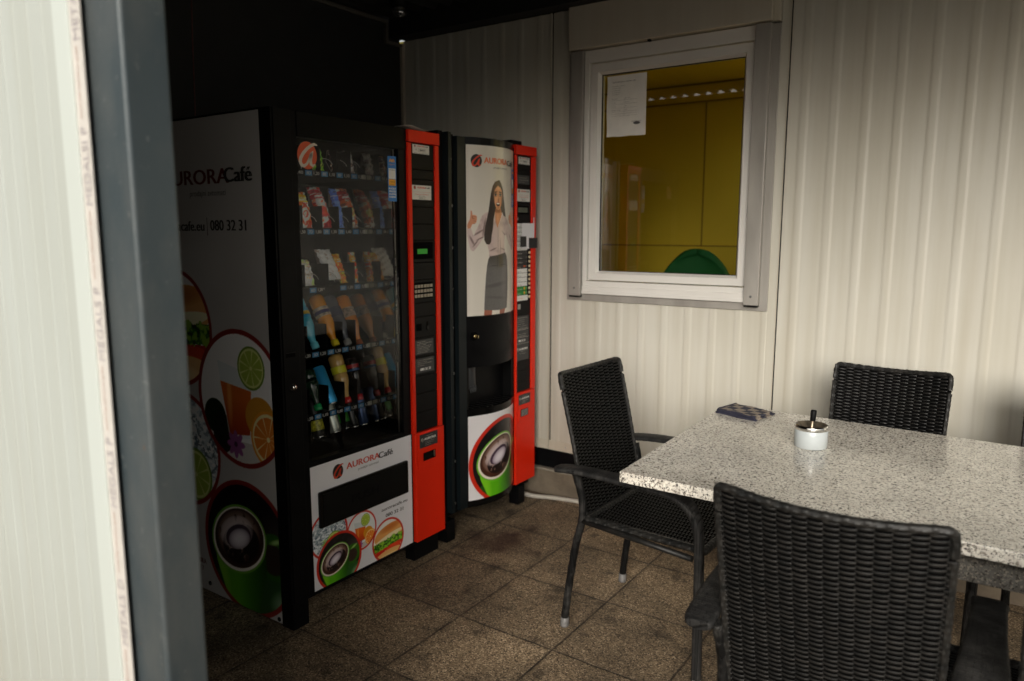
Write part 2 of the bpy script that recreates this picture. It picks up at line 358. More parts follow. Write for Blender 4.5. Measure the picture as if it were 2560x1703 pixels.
def wall_material(name,col,dirt=.12):
    m,n,l,b=node_mat(name)
    tc=n.new('ShaderNodeTexCoord')
    mp=n.new('ShaderNodeMapping'); mp.inputs['Scale'].default_value=(1.2,1.2,.35); l.new(tc.outputs['Object'],mp.inputs['Vector'])
    a=n.new('ShaderNodeTexNoise'); a.inputs['Scale'].default_value=2.2; a.inputs['Detail'].default_value=7; l.new(mp.outputs[0],a.inputs['Vector'])
    m2=n.new('ShaderNodeMapping'); m2.inputs['Scale'].default_value=(22,22,1.1); l.new(tc.outputs['Object'],m2.inputs['Vector'])
    c=n.new('ShaderNodeTexNoise'); c.inputs['Scale'].default_value=1.0; c.inputs['Detail'].default_value=5; l.new(m2.outputs[0],c.inputs['Vector'])
    mix=n.new('ShaderNodeMath'); mix.operation='MULTIPLY'; l.new(a.outputs['Fac'],mix.inputs[0]); l.new(c.outputs['Fac'],mix.inputs[1])
    r=n.new('ShaderNodeValToRGB'); e=r.color_ramp.elements
    e[0].position=.12; e[0].color=(*[col[0]*(1-dirt),col[1]*(1-dirt*1.15),col[2]*(1-dirt*1.5)],1); e[1].position=.33; e[1].color=(*col,1)
    l.new(mix.outputs[0],r.inputs[0]); l.new(r.outputs[0],b.inputs['Base Color'])
    sxyz=n.new('ShaderNodeSeparateXYZ'); geo=n.new('ShaderNodeNewGeometry'); l.new(geo.outputs['Position'],sxyz.inputs[0])
    lo=n.new('ShaderNodeMapRange'); lo.inputs[1].default_value=.26; lo.inputs[2].default_value=.85; lo.inputs[3].default_value=.55; lo.inputs[4].default_value=0; l.new(sxyz.outputs[2],lo.inputs[0])
    lm=n.new('ShaderNodeMath'); lm.operation='MULTIPLY'; l.new(lo.outputs[0],lm.inputs[0]); l.new(a.outputs['Fac'],lm.inputs[1])
    dm=n.new('ShaderNodeMixRGB'); dm.inputs[2].default_value=(col[0]*.45,col[1]*.38,col[2]*.28,1); l.new(lm.outputs[0],dm.inputs[0]); l.new(r.outputs[0],dm.inputs[1])
    sn_=n.new('ShaderNodeTexNoise'); sn_.inputs['Scale'].default_value=1; sn_.inputs['Detail'].default_value=3; m4=n.new('ShaderNodeMapping'); m4.inputs['Scale'].default_value=(9,9,.5); l.new(tc.outputs['Object'],m4.inputs['Vector']); l.new(m4.outputs[0],sn_.inputs['Vector'])
    sr=n.new('ShaderNodeMapRange'); sr.inputs[1].default_value=.60; sr.inputs[2].default_value=.78; sr.inputs[3].default_value=0; sr.inputs[4].default_value=.15; l.new(sn_.outputs['Fac'],sr.inputs[0])
    dm2=n.new('ShaderNodeMixRGB'); dm2.inputs[2].default_value=(col[0]*.62,col[1]*.52,col[2]*.40,1); l.new(sr.outputs[0],dm2.inputs[0]); l.new(dm.outputs[0],dm2.inputs[1])
    # tiny specks
    v=n.new('ShaderNodeTexVoronoi'); v.inputs['Scale'].default_value=4.5; l.new(tc.outputs['Object'],v.inputs['Vector'])
    lt=n.new('ShaderNodeMath'); lt.operation='LESS_THAN'; lt.inputs[1].default_value=0.012; l.new(v.outputs['Distance'],lt.inputs[0])
    mx=n.new('ShaderNodeMixRGB'); mx.inputs[2].default_value=(0.06,0.045,0.03,1); l.new(lt.outputs[0],mx.inputs[0]); l.new(dm2.outputs[0],mx.inputs[1]); l.new(mx.outputs[0],b.inputs['Base Color'])
    b.inputs['Roughness'].default_value=0.42
    n3=n.new('ShaderNodeTexNoise'); n3.inputs['Scale'].default_value=3; l.new(tc.outputs['Object'],n3.inputs['Vector'])
    bp=n.new('ShaderNodeBump'); bp.inputs['Strength'].default_value=.10; bp.inputs['Distance'].default_value=.01; l.new(n3.outputs['Fac'],bp.inputs['Height']); l.new(bp.outputs[0],b.inputs['Normal'])
    return m
M_wall=wall_material('ribbed_wall_paint',(0.60,0.58,0.51),.13)
M_walltrim=wall_material('wall_trim_paint',(0.60,0.56,0.47),.08)
M_panel=wall_material('sandwich_panel_paint',(0.44,0.47,0.445),.08)
M_alu=pm('grey_aluminium_profile',(0.36,0.34,0.31),0.45,metal=.25,var=.12,vscale=5,rvar=.1,stretch=(4,4,.6))
M_pvc=pm('white_window_plastic',(0.72,0.70,0.66),0.35,var=.05,vscale=4)
M_seal=pm('rubber_seal',(0.006,0.006,0.006),0.7,spec=.1)

# ------------------------------------------------------------------ ground
def floor_material():
    m,n,l,b=node_mat('exposed_aggregate_slabs')
    tc=n.new('ShaderNodeTexCoord'); P=tc.outputs['Object']
    sep=n.new('ShaderNodeSeparateXYZ')
    wob=n.new('ShaderNodeTexNoise'); wob.inputs['Scale'].default_value=14; l.new(P,wob.inputs['Vector'])
    l.new(P,sep.inputs[0])
    def M(op,a,bb=None,c=None):
        q=n.new('ShaderNodeMath'); q.operation=op
        for i,x in enumerate((a,bb,c)):
            if x is None: continue
            if isinstance(x,(int,float)): q.inputs[i].default_value=x
            else: l.new(x,q.inputs[i])
        return q.outputs[0]
    ds=[]; ids=[]
    for ax in (0,1):
        s=M('ADD',sep.outputs[ax],M('MULTIPLY',M('SUBTRACT',wob.outputs['Fac'],.5),.004))
        q=M('DIVIDE',s,.4); fr=M('FRACT',M('ADD',q,1000.0)); d=M('MULTIPLY',M('MINIMUM',fr,M('SUBTRACT',1.0,fr)),.4); ds.append(d); ids.append(M('FLOOR',M('ADD',q,1000.0)))
    d=M('MINIMUM',ds[0],ds[1])
    joint=n.new('ShaderNodeMapRange'); joint.inputs[1].default_value=.0016; joint.inputs[2].default_value=.0048; joint.inputs[3].default_value=0; joint.inputs[4].default_value=1; l.new(d,joint.inputs[0])
    edge=n.new('ShaderNodeMapRange'); edge.inputs[1].default_value=.0; edge.inputs[2].default_value=.03; edge.inputs[3].default_value=.78; edge.inputs[4].default_value=1; l.new(d,edge.inputs[0])
    wn=n.new('ShaderNodeTexWhiteNoise'); wn.noise_dimensions='2D'; cb=n.new('ShaderNodeCombineXYZ'); l.new(ids[0],cb.inputs[0]); l.new(ids[1],cb.inputs[1]); l.new(cb.outputs[0],wn.inputs['Vector'])
    v=n.new('ShaderNodeTexVoronoi'); v.inputs['Scale'].default_value=230; l.new(P,v.inputs['Vector'])
    cr=n.new('ShaderNodeValToRGB'); cr.color_ramp.interpolation='CONSTANT'; e=cr.color_ramp.elements
    cols=[(0,(.065,.045,.026)),(.18,(.16,.112,.066)),(.45,(.225,.162,.097)),(.72,(.30,.22,.135)),(.9,(.46,.35,.23))]
    e[0].position=0; e[0].color=(*cols[0][1],1); e[1].position=cols[1][0]; e[1].color=(*cols[1][1],1)
    for p,c in cols[2:]:
        k=e.new(p); k.color=(*c,1)
    sx=n.new('ShaderNodeSeparateColor'); l.new(v.outputs['Color'],sx.inputs[0]); l.new(sx.outputs[0],cr.inputs[0])
    nz=n.new('ShaderNodeTexNoise'); nz.inputs['Scale'].default_value=2.3; nz.inputs['Detail'].default_value=8; nz.inputs['Roughness'].default_value=.65; l.new(P,nz.inputs['Vector'])
    st=n.new('ShaderNodeMapRange'); st.inputs[1].default_value=.32; st.inputs[2].default_value=.62; st.inputs[3].default_value=.40; st.inputs[4].default_value=1.25; l.new(nz.outputs['Fac'],st.inputs[0])
    nz2=n.new('ShaderNodeTexNoise'); nz2.inputs['Scale'].default_value=9; nz2.inputs['Detail'].default_value=5; l.new(P,nz2.inputs['Vector'])
    st2=n.new('ShaderNodeMapRange'); st2.inputs[1].default_value=.30; st2.inputs[2].default_value=.40; st2.inputs[3].default_value=.42; st2.inputs[4].default_value=1; l.new(nz2.outputs['Fac'],st2.inputs[0])
    tile=M('ADD',M('MULTIPLY',wn.outputs['Value'],.38),.82)
    f=M('MULTIPLY',M('MULTIPLY',st.outputs[0],st2.outputs[0]),M('MULTIPLY',tile,edge.outputs[0]))
    sc=n.new('ShaderNodeVectorMath'); sc.operation='SCALE'; l.new(cr.outputs[0],sc.inputs[0]); l.new(f,sc.inputs['Scale'])
    # reddish brown spill by the machines
    vd=n.new('ShaderNodeVectorMath'); vd.operation='DISTANCE'; vd.inputs[1].default_value=(0.13,0.62,0); l.new(P,vd.inputs[0])
    sp=M('ADD',vd.outputs['Value'],M('MULTIPLY',M('SUBTRACT',nz2.outputs['Fac'],.5),.35))
    spm=n.new('ShaderNodeMapRange'); spm.inputs[1].default_value=.05; spm.inputs[2].default_value=.22; spm.inputs[3].default_value=.8; spm.inputs[4].default_value=0; l.new(sp,spm.inputs[0])
    mxs=n.new('ShaderNodeMixRGB'); mxs.inputs[2].default_value=(.035,.010,.006,1); l.new(spm.outputs[0],mxs.inputs[0]); l.new(sc.outputs[0],mxs.inputs[1])
    jn=n.new('ShaderNodeMapRange'); jn.inputs[1].default_value=.35; jn.inputs[2].default_value=.6; jn.inputs[3].default_value=0; jn.inputs[4].default_value=.55; l.new(nz2.outputs['Fac'],jn.inputs[0])
    jm=M('MAXIMUM',joint.outputs[0],jn.outputs[0])
    mx=n.new('ShaderNodeMixRGB'); mx.inputs[1].default_value=(.020,.015,.010,1); l.new(jm,mx.inputs[0]); l.new(mxs.outputs[0],mx.inputs[2])
    l.new(mx.outputs[0],b.inputs['Base Color']); b.inputs['Roughness'].default_value=.75
    h=M('ADD',M('MULTIPLY',joint.outputs[0],1.0),M('MULTIPLY',v.outputs['Distance'],-.25))
    bp=n.new('ShaderNodeBump'); bp.inputs['Strength'].default_value=.8; bp.inputs['Distance'].default_value=.003; l.new(h,bp.inputs['Height']); l.new(bp.outputs[0],b.inputs['Normal'])
    return m
g=MB(); g.mat(pm('outer_ground_concrete',(0.40,0.39,0.36),.85,var=.2,vscale=1.5)); g.add([(-150,-150,-.006),(150,-150,-.006),(150,150,-.006),(-150,150,-.006)],[(0,1,2,3)])
tag(g.build('ground'),'wide pale concrete ground around the paved terrace','ground',kind='structure')
g=MB(); g.mat(floor_material()); g.add([(-1.4,-4.4,0),(6.4,-4.4,0),(6.4,1.6,0),(-1.4,1.6,0)],[(0,1,2,3)])
tag(g.build('paving'),'brown exposed aggregate paving slabs with dark joints','paving',kind='structure')

# ------------------------------------------------------------------ cabin with ribbed wall, window, shutter
def ribs(mb,x0,x1,z0,z1,y,mat,first=.045,pitch=.1172,depth=.0021,n=None):
    mb.mat(mat); xs=[(x0,0)]
    k0=math.ceil((x0-first)/pitch)-1
    k=k0
    while first+k*pitch-.026<x1:
        c=first+k*pitch
        for dx,h in ((-.024,0),(-.019,.12),(-.011,.85),(-.006,1),(.006,1),(.011,.85),(.019,.12),(.024,0)):
            if x0+.001<c+dx<x1-.001: xs.append((c+dx,h))
        # shallow micro groove halfway
        for dx,h in ():
            if x0+.001<c+dx<x1-.001: xs.append((c+dx,h))
        k+=1
    xs.append((x1,0)); vs=[]
    for x,h in xs: vs+=[(x,y-h*depth,z0),(x,y-h*depth,z1)]
    mb.add(vs,[(2*i,2*i+2,2*i+3,2*i+1) for i in range(len(xs)-1)],False)
cab=thing('cabin','off white ribbed container cabin with a small shuttered window','building',(1.5,YW,0))
w=MB()
ribs(w,-.99,.0,.306,2.47,YW,M_wall)
ribs(w,.008,.107,.306,2.47,YW,M_wall); ribs(w,.107,1.11,.306,1.066,YW,M_wall); ribs(w,1.11,1.143,.306,2.47,YW,M_wall)
ribs(w,1.153,5.2,.306,2.47,YW,M_wall,first=1.215)
w.mat(M_dark).box(-.99,.0,YW+.012,YW+.05,.27,2.6); w.box(0,.2,YW+.012,YW+.05,.27,2.6); w.box(.2,1.03,YW+.012,YW+.05,.27,1.09); w.box(.2,1.03,YW+.012,YW+.05,2.27,2.6); w.box(1.03,5.2,YW+.012,YW+.05,.27,2.6)
w.build('wall_panel',cab)
t=MB(); t.mat(M_walltrim)
for a,b_ in ((-.99,-.004),(.0,1.146),(1.150,2.6),(2.604,5.2)): t.box(a,b_,YW-.004-(.002 if a==.0 else 0),YW+.01,.257,.306)
t.mat(M_steel)
for x in (-.18,.105,.62,1.3,1.9,2.4): t.lathe([(.006,0),(.006,.003),(.003,.005),(0,.005)],(x,YW-.005,.281),(0,-1,0),10)
t.build('bottom_flashing',cab)
t=MB(); t.mat(M_walltrim).box(-.006,-.0005,YW-.008,YW+.02,.306,2.47); t.mat(M_seal).box(-.0005,.008,YW+.004,YW+.02,.306,2.47); t.build('joint_trim',cab)
t=MB(); t.mat(M_walltrim).box(1.1435,1.1475,YW-.004,YW+.02,.306,2.47); t.mat(M_seal).box(1.1475,1.153,YW+.003,YW+.02,.306,2.47); t.build('joint_trim',cab)
bx('base_rail',(-.99,5.2,YW+.012,YW+.14,.150,.257),M_black,cab,.004)
bx('corner_trim',[(-1.005,-.982,YW-.02,YW+.01,.0,2.458)],pm('pale_corner_trim',(0.42,0.36,0.29),.5),cab,.002)
# window: backing strip, guide rails, frame, sash, pane
win=MB(); win.mat(M_alu)
for q in ((.107,.205,YW-.012,YW+.011,1.066,2.262),(1.02,1.110,YW-.012,YW+.011,1.066,2.262),(.205,1.02,YW-.012,YW+.011,1.066,1.102)): win.box(*q)
win=win.build('window',cab,bevel=.0015)
for x0,x1 in ((.133,.197),(1.014,1.078)):
    r=MB(); r.mat(M_alu).box(x0,x1,YW-.042,YW-.0125,1.092,2.262); r.mat(pm('grey_plug',(0.12,0.12,0.12),.5)).lathe([(.006,0),(.006,.002),(.0,.003)],((x0+x1)/2,YW-.0425,1.13),(0,-1,0),12)
    r.mat(M_black2).box(x0+.002,x1-.002,YW-.040,YW-.014,1.084,1.092)
    r.build('guide_rail',win,bevel=.0025)
fr=MB(); fr.mat(M_pvc)
fr.box(.2,.224,YW-.024,YW+.03,1.166,2.262); fr.box(1.0115,1.0135,YW-.024,YW+.03,1.166,2.262); fr.box(.224,1.0115,YW-.024,YW+.03,2.204,2.262)
fr.box(.2,1.0135,YW-.020,YW+.03,1.140,1.166); fr.box(.2,1.0135,YW-.026,YW+.03,1.120,1.140); fr.box(.2,1.0135,YW-.031,YW+.03,1.102,1.120)
fr.build('window_frame',win,bevel=.002)
sa=MB(); sa.mat(M_pvc)
X0,X1,Z0,Z1=.2255,1.0105,1.1685,2.202; a0,a1,c0,c1=.276,.962,1.216,2.149
# mitred sash with a bevelled inner lip
def mitre(mb,ox0,ox1,oz0,oz1,ix0,ix1,iz0,iz1,yo,yi):
    O=[(ox0,yo,oz0),(ox1,yo,oz0),(ox1,yo,oz1),(ox0,yo,oz1)]; I=[(ix0,yi,iz0),(ix1,yi,iz0),(ix1,yi,iz1),(ix0,yi,iz1)]
    mb.add(O+I,[(i,(i+1)%4,4+(i+1)%4,4+i) for i in range(4)],False)
ys=YW-.012
mitre(sa,X0,X1,Z0,Z1,X0+.003,X1-.003,Z0+.003,Z1-.003,ys+.02,ys)
mitre(sa,X0+.003,X1-.003,Z0+.003,Z1-.003,a0-.012,a1+.012,c0-.012,c1+.012,ys,ys)
mitre(sa,a0-.012,a1+.012,c0-.012,c1+.012,a0,a1,c0,c1,ys,ys+.022)
mitre(sa,a0,a1,c0,c1,a0,a1,c0,c1,ys+.022,ys+.05)
sa.build('sash',win)
se=MB(); se.mat(M_seal)
mitre(se,a0-.001,a1+.001,c0-.001,c1+.001,a0+.006,a1-.003,c0+.003,c1-.004,ys+.021,ys+.0245)
se.build('seal',win)
p=MB(); p.mat(G_window).add([(a0,ys+.024,c0),(a1,ys+.024,c0),(a1,ys+.024,c1),(a0,ys+.024,c1)],[(0,1,2,3)]); p.build('pane',win)
sb=MB(); sb.mat(M_walltrim).box(.124,1.082,YW-.055,YW+.011,2.268,2.468); sb.box(1.082,1.108,YW-.03,YW+.011,2.268,2.468); sb.box(.1155,.124,YW-.03,YW+.011,2.268,2.468)
sb.mat(M_black2).box(.53,.545,YW-.05,YW-.03,2.258,2.268)
sb.build('shutter_box',cab,bevel=.003)
# room behind the window
M_yel=pm('yellow_room_paint',(0.80,0.62,0.045),.55,var=.06,vscale=2)
room=MB(); room.mat(M_yel)
def inq(mb,pts): mb.add(pts,[(0,1,2,3)],False)
YB=3.5
inq(room,[(-1.2,YB,0),(-.028,YB,0),(-.028,YB,2.352),(-1.2,YB,2.352)]); inq(room,[(-.022,YB+.0,0),(1.3,YB,0),(1.3,YB,2.352),(-.022,YB,2.352)])
inq(room,[(-1.2,YB+.006,0),(3.2,YB+.006,0),(3.2,YB+.006,2.5),(-1.2,YB+.006,2.5)])
room.box(-1.2,1.3,YB-.022,YB-.002,1.0,1.302); room.box(-1.2,1.3,YB-.03,YB-.002,2.352,2.49)
inq(room,[(-1.2,YB,2.49),(1.3,YB,2.49),(1.3,YW+.06,2.49),(-1.2,YW+.06,2.49)])
inq(room,[(-1.2,YB,0),(-1.2,YB,2.49),(-1.2,YW+.06,2.49),(-1.2,YW+.06,0)])
inq(room,[(1.3,YB,0),(1.3,YB,.5),(1.3,YW+.06,.5),(1.3,YW+.06,0)])
inq(room,[(-1.2,YW+.055,0),(.2,YW+.055,0),(.2,YW+.055,2.49),(-1.2,YW+.055,2.49)])
inq(room,[(1.03,YW+.055,0),(1.3,YW+.055,0),(1.3,YW+.055,2.49),(1.03,YW+.055,2.49)])
room.mat(pm('room_seam_and_shade',(0.22,0.14,0.01),.7)); room.box(-.030,-.022,YB-.004,YB-.001,1.302,2.352); room.box(-1.2,1.3,YB-.026,YB-.022,1.294,1.302); room.box(-1.2,1.3,YB-.034,YB-.030,2.352,2.362); room.box(-1.2,1.3,YB-.034,YB-.030,2.478,2.49)  # wall seam, plus dark strips painted as shade lines along the mouldings
room.mat(pm('room_floor',(0.2,0.16,0.1),.6)); inq(room,[(-1.2,YW+.06,.12),(1.3,YW+.06,.12),(1.3,YB,.12),(-1.2,YB,.12)])
room.build('interior_wall',cab)
# green shell chair seen through the glass
gc=thing('lounge_chair','green high backed shell chair inside the yellow room behind the window','chair',(.345,2.3,.12))
M_green=pm('green_fabric',(0.005,0.13,0.03),.75)
b=MB(); b.mat(M_green); vs=[];fs=[];nu,nv=24,20
for j in range(nv+1):
    t=j/nv; z=.55+t*.735; z=.55+.715*math.sin(t*PI/2); hh=max(0,(math.sin(t*PI/2)-.62)/.38); half=.262*math.sqrt(max(0,1-hh*hh))*(.8+.2*t)
    for i in range(nu+1):
        s_=-1+2*i/nu; vs.append((.345+.02*t+half*s_,2.32+.03*(1-s_*s_)+.05*t,z))
fs=[(j*(nu+1)+i,j*(nu+1)+i+1,(j+1)*(nu+1)+i+1,(j+1)*(nu+1)+i) for j in range(nv) for i in range(nu)]
b.add(vs,fs,True); o=b.build('backrest',gc); m_=o.modifiers.new('s','SOLIDIFY'); m_.thickness=.04
b=MB(); b.mat(M_green).lathe([(0,.52),(.22,.52),(.26,.56),(.25,.62),(.0,.64)],(.345,2.2,0),seg=24); b.build('seat',gc)
b=MB(); b.mat(M_chrome).lathe([(0,.121),(.22,.121),(.2,.14),(.03,.15),(.025,.52),(0,.52)],(.345,2.25,0),seg=24); b.build('pedestal',gc)
# paper notice taped to the pane
nt=MB(); nt.mat(pm('notice_paper',(0.82,0.80,0.74),.7,var=.08,vscale=14)); yn=ys+.0235; nx,nz=10,14; vs=[]
for j in range(nz+1):
    for i in range(nx+1):
        u=.304+(.203)*i/nx+.002*math.sin(j*.7)*(i==0); v=1.858+.280*j/nz+.0015*math.sin(i*1.3)*(j==0); vs.append((u,yn-.0015-.0012*math.sin(i*.9+j*.5)**2,v))
nt.add(vs,[(j*(nx+1)+i,j*(nx+1)+i+1,(j+1)*(nx+1)+i+1,(j+1)*(nx+1)+i) for j in range(nz) for i in range(nx)],True)
mp=ony(yn-.0035)
text(nt,'LEGITIMACIJA IN URADNI CAS',.332,2.105,.0055,.12,mp,M_blackp)
for i,(wd) in enumerate((.066,.045,.042,.040,.038)): text(nt,'prodajno mesto'[:14-i],.332,2.088-.0095*i,.0035,wd,mp,M_greyp)
for i,zz in enumerate((2.030,2.012,1.994,1.978)):
    text(nt,('Ponedeljek','1. del','2. del','Sobota nedelja')[i],.332,zz,.0038,(.028,.018,.02,.045)[i],mp,M_greyp); text(nt,('8-14','dopust','20','30')[i],.40,zz,.0038,(.024,.022,.008,.010)[i],mp,M_greyp)
for zz in (2.024,2.006,1.988,1.972,1.962,1.952): quad(nt,.330,.462,zz,zz+.0006,mp,M_greyp)
quad(nt,.396,.3966,1.952,2.035,mp,M_greyp)
disc(nt,.462,1.915,.018,.007,mp,M_greyp); text(nt,'odgovorna oseba',.435,1.922,.004,.05,mp,M_blackp)
tag(nt.build('paper_notice',origin=(.405,yn,1.86)),'white printed sheet stuck in the upper left corner of the window pane','notice')

# plinth, conduit
b=MB(); b.mat(pm('dirty_concrete',(0.17,0.135,0.095),.85,var=.35,vscale=9,bump=.6,bscale=90)).box(-1.0,5.2,1.262,1.6,0,.137)
b.mat(pm('concrete_edge',(0.24,0.21,0.165),.8,var=.25,vscale=16)).box(-1.0,5.2,1.256,1.262+.34,.137,.1495)
tag(b.build('concrete_plinth',bevel=.004,origin=(2,1.4,0)),'rough brown concrete plinth carrying the cabin','plinth')
cp=[];N=420
ctrl=[(-.25,1.20,.012),(-.06,1.178,.013),(.06,1.215,.013),(.19,1.238,.014),(.35,1.244,.016),(.5,1.243,.022),(.62,1.243,.032),(.78,1.243,.042),(1.0,1.243,.05),(1.4,1.243,.045),(1.8,1.243,.02)]
def catmull(P,n):
    out=[];P=[Vector(p) for p in P]; P=[P[0]]+P+[P[-1]]; segs=len(P)-3
    for k in range(n):
        t=k/(n-1)*segs; i=min(int(t),segs-1); t-=i; a,b_,c_,d=P[i:i+4]
        out.append(.5*((2*b_)+(c_-a)*t+(2*a-5*b_+4*c_-d)*t*t+(3*b_-a-3*c_+d)*t**3))
    return out
pth=catmull(ctrl,N*2)
b=MB(); b.mat(pm('grey_conduit_plastic',(0.40,0.37,0.32),.5,var=.1)).tube(pth,[.0125 if (i//2)%2 else .0105 for i in range(len(pth))],10)
tag(b.build('flexible_conduit',origin=(.5,1.24,0)),'pale grey corrugated cable conduit lying along the foot of the plinth','conduit')

# dark enclosure: left wall, canopy, beam
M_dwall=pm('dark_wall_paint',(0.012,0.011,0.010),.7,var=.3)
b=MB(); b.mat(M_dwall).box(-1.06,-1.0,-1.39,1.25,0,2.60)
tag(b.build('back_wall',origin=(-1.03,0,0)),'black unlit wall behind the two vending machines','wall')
b=MB(); b.mat(pm('grey_edge_trim',(0.10,0.09,0.075),.6)); b.box(-.998,-.975,0.0,1.118,2.536,2.556); b.box(-.998,-.975,1.118,1.136,2.434,2.558); b.box(-.998,-.975,1.136,1.245,2.434,2.450)
tag(b.build('edge_trim',bevel=.002,origin=(-.98,0,2.5)),'thin pale strip running along the top of the black wall','trim')
cn=thing('canopy','black canopy of corrugated sheet over the terrace','canopy',(2,0,2.5))
M_roof=pm('dark_roof_sheet',(0.010,0.009,0.008),.7)
b=MB(); b.mat(M_roof); vs=[];n=0; x=-1.1
xs=np.arange(-1.1,4.0,.0125)
for x in xs:
    z=.021*math.cos(2*PI*x/.1)
    vs+=[(x,-1.46,2.512+z),(x,1.14,2.580+z)]
b.add(vs,[(2*i,2*i+1,2*i+3,2*i+2) for i in range(len(xs)-1)],True)
b.build('roof_sheet',cn)
bx('edge_beam',[(-1.1,4.0,-1.448,-1.418,2.42,2.495)],M_roof,cn)
bx('ledger_beam',[(-.975,4.0,1.14,YW-.06,2.462,2.60),(-.975,4.0,YW-.06,YW-.006,2.4722,2.60)],M_roof,cn)
bx('added_shade_board',[(.98,4.0,-1.47,-1.452,2.34,2.488)],M_roof,cn)  # out-of-view board added to shade the upper wall
bx('rafter',(1.3,1.36,-1.36,1.13,2.44,2.49),M_roof,cn); bx('rafter',(3.2,3.26,-1.36,1.13,2.44,2.49),M_roof,cn)
lp=thing('ceiling_lamp','small clear glass bulkhead lamp under the black canopy','lamp',(-.70,.93,2.5))
b=MB(); b.mat(M_black2).lathe([(0,2.60),(.05,2.60),(.05,2.53),(.02,2.525)],(-.70,.93,0),seg=20); b.build('lamp_base',lp)
b=MB(); b.mat(pm('ribbed_glass',(0.6,0.6,0.6),.1,metal=.9)).lathe([(.03,2.53),(.034,2.52),(.028,2.512),(.034,2.505),(.028,2.498),(.02,2.488),(0,2.484)],(-.70,.93,0),seg=20); b.build('lamp_glass',lp)
wr=catmull([(-.965,-.062,2.55),(-.965,-.060,2.38),(-.965,-.066,2.2),(-.965,-.072,1.97),(-.96,-.08,1.8),(-.955,-.09,1.2)],60)
b=MB(); b.mat(pm('red_cable',(0.10,0.012,0.008),.5)).tube(wr,.0022,6)
tag(b.build('cable',origin=(-.965,-.07,2.0)),'thin dark red cable hanging down the black wall','cable')

# sandwich panel wall and steel post in the left foreground
sp=thing('sandwich_panel_wall','bright white sandwich panel wall at the left edge of the photo','wall',(.2,-1.42,0))
YO=-1.45
b=MB(); b.mat(M_panel); vs=[]; xs=[]; x=-1.1; k=0
while x<.815:
    xs.append((x,0)); xs.append((x+.030,0)); xs.append((x+.036,.0007)); xs.append((x+.041,0)); xs.append((x+.0425,-.0002)); xs.append((x+.044,0)); x+=.046; k+=1
xs.append((.816,0))
for x,h in xs: vs+=[(x,YO-h,.02),(x,YO-h,2.42)]
b.add(vs,[(2*i,2*i+2,2*i+3,2*i+1) for i in range(len(xs)-1)],False)
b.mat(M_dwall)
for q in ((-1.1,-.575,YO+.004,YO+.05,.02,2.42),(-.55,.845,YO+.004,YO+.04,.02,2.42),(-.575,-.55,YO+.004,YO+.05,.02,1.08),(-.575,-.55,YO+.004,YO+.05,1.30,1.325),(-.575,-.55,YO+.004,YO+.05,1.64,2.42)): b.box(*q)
b.build('panel_face',sp)
b=MB(); b.mat(pm('white_flashing',(0.52,0.56,0.53),.35)); b.box(.8165,.862,YO-.0035,YO+.003,.02,2.42); b.build('edge_flashing',sp,bevel=.0015)
b=MB(); b.mat(pm('pale_protective_film',(0.60,0.57,0.53),.25,var=.1,vscale=30)); b.box(.8625,.892,YO-.001,YO+.0015,.02,2.42); 
mpf=lambda u,v,w_: (.890-v,YO-.001-w_,u)
M_film=pm('film_print',(0.36,0.33,0.34),.4); M_film2=pm('film_print_brown',(0.30,0.13,0.08),.4)
z=.06
while z<2.4:
    text(b,('MEGALS P','METALS D','MEDALSI P')[int(z*10)%3],z,.0035,.0165,.112,mpf,M_film); text(b,'zascitna folija odstraniti po vgradnji',z+.123,.012,.0045,.10,mpf,M_film2); z+=.232
b.build('protective_film',sp)
M_post,n,l,b_=node_mat('worn_steel_paint'); tc=n.new('ShaderNodeTexCoord')
def _nz(sc,d=6,st=(1,1,1)):
    mp=n.new('ShaderNodeMapping'); mp.inputs['Scale'].default_value=st; l.new(tc.outputs['Object'],mp.inputs['Vector']); q=n.new('ShaderNodeTexNoise'); q.inputs['Scale'].default_value=sc; q.inputs['Detail'].default_value=d; q.inputs['Roughness'].default_value=.65; l.new(mp.outputs[0],q.inputs['Vector']); return q.outputs['Fac']
def _mx(f,a1,a2,base,col):
    r=n.new('ShaderNodeMapRange'); r.inputs[1].default_value=a1; r.inputs[2].default_value=a2; l.new(f,r.inputs[0]); q=n.new('ShaderNodeMixRGB'); l.new(r.outputs[0],q.inputs[0]); q.inputs[2].default_value=(*col,1)
    if isinstance(base,tuple): q.inputs[1].default_value=(*base,1)
    else: l.new(base,q.inputs[1])
    return q.outputs[0]
c_=_mx(_nz(7,7,(1,1,.4)),.4,.68,(.040,.055,.063),(.082,.090,.090)); c_=_mx(_nz(45,4),.64,.75,c_,(.13,.14,.14)); c_=_mx(_nz(30,5,(1,1,.5)),.70,.735,c_,(.14,.065,.025))
l.new(c_,b_.inputs['Base Color']); b_.inputs['Roughness'].default_value=.42; b_.inputs['Metallic'].default_value=.15
bp=n.new('ShaderNodeBump'); bp.inputs['Strength'].default_value=.25; bp.inputs['Distance'].default_value=.004; l.new(_nz(18,5),bp.inputs['Height']); l.new(bp.outputs[0],b_.inputs['Normal'])
pt=MB(); pt.mat(M_post).box(.872,.975,-1.440,-1.369,0,2.42)
pt=tag(pt.build('steel_post',bevel=.007,seg=4,origin=(.86,-1.36,0)),'blue grey square steel post beside the white sandwich panel','post')
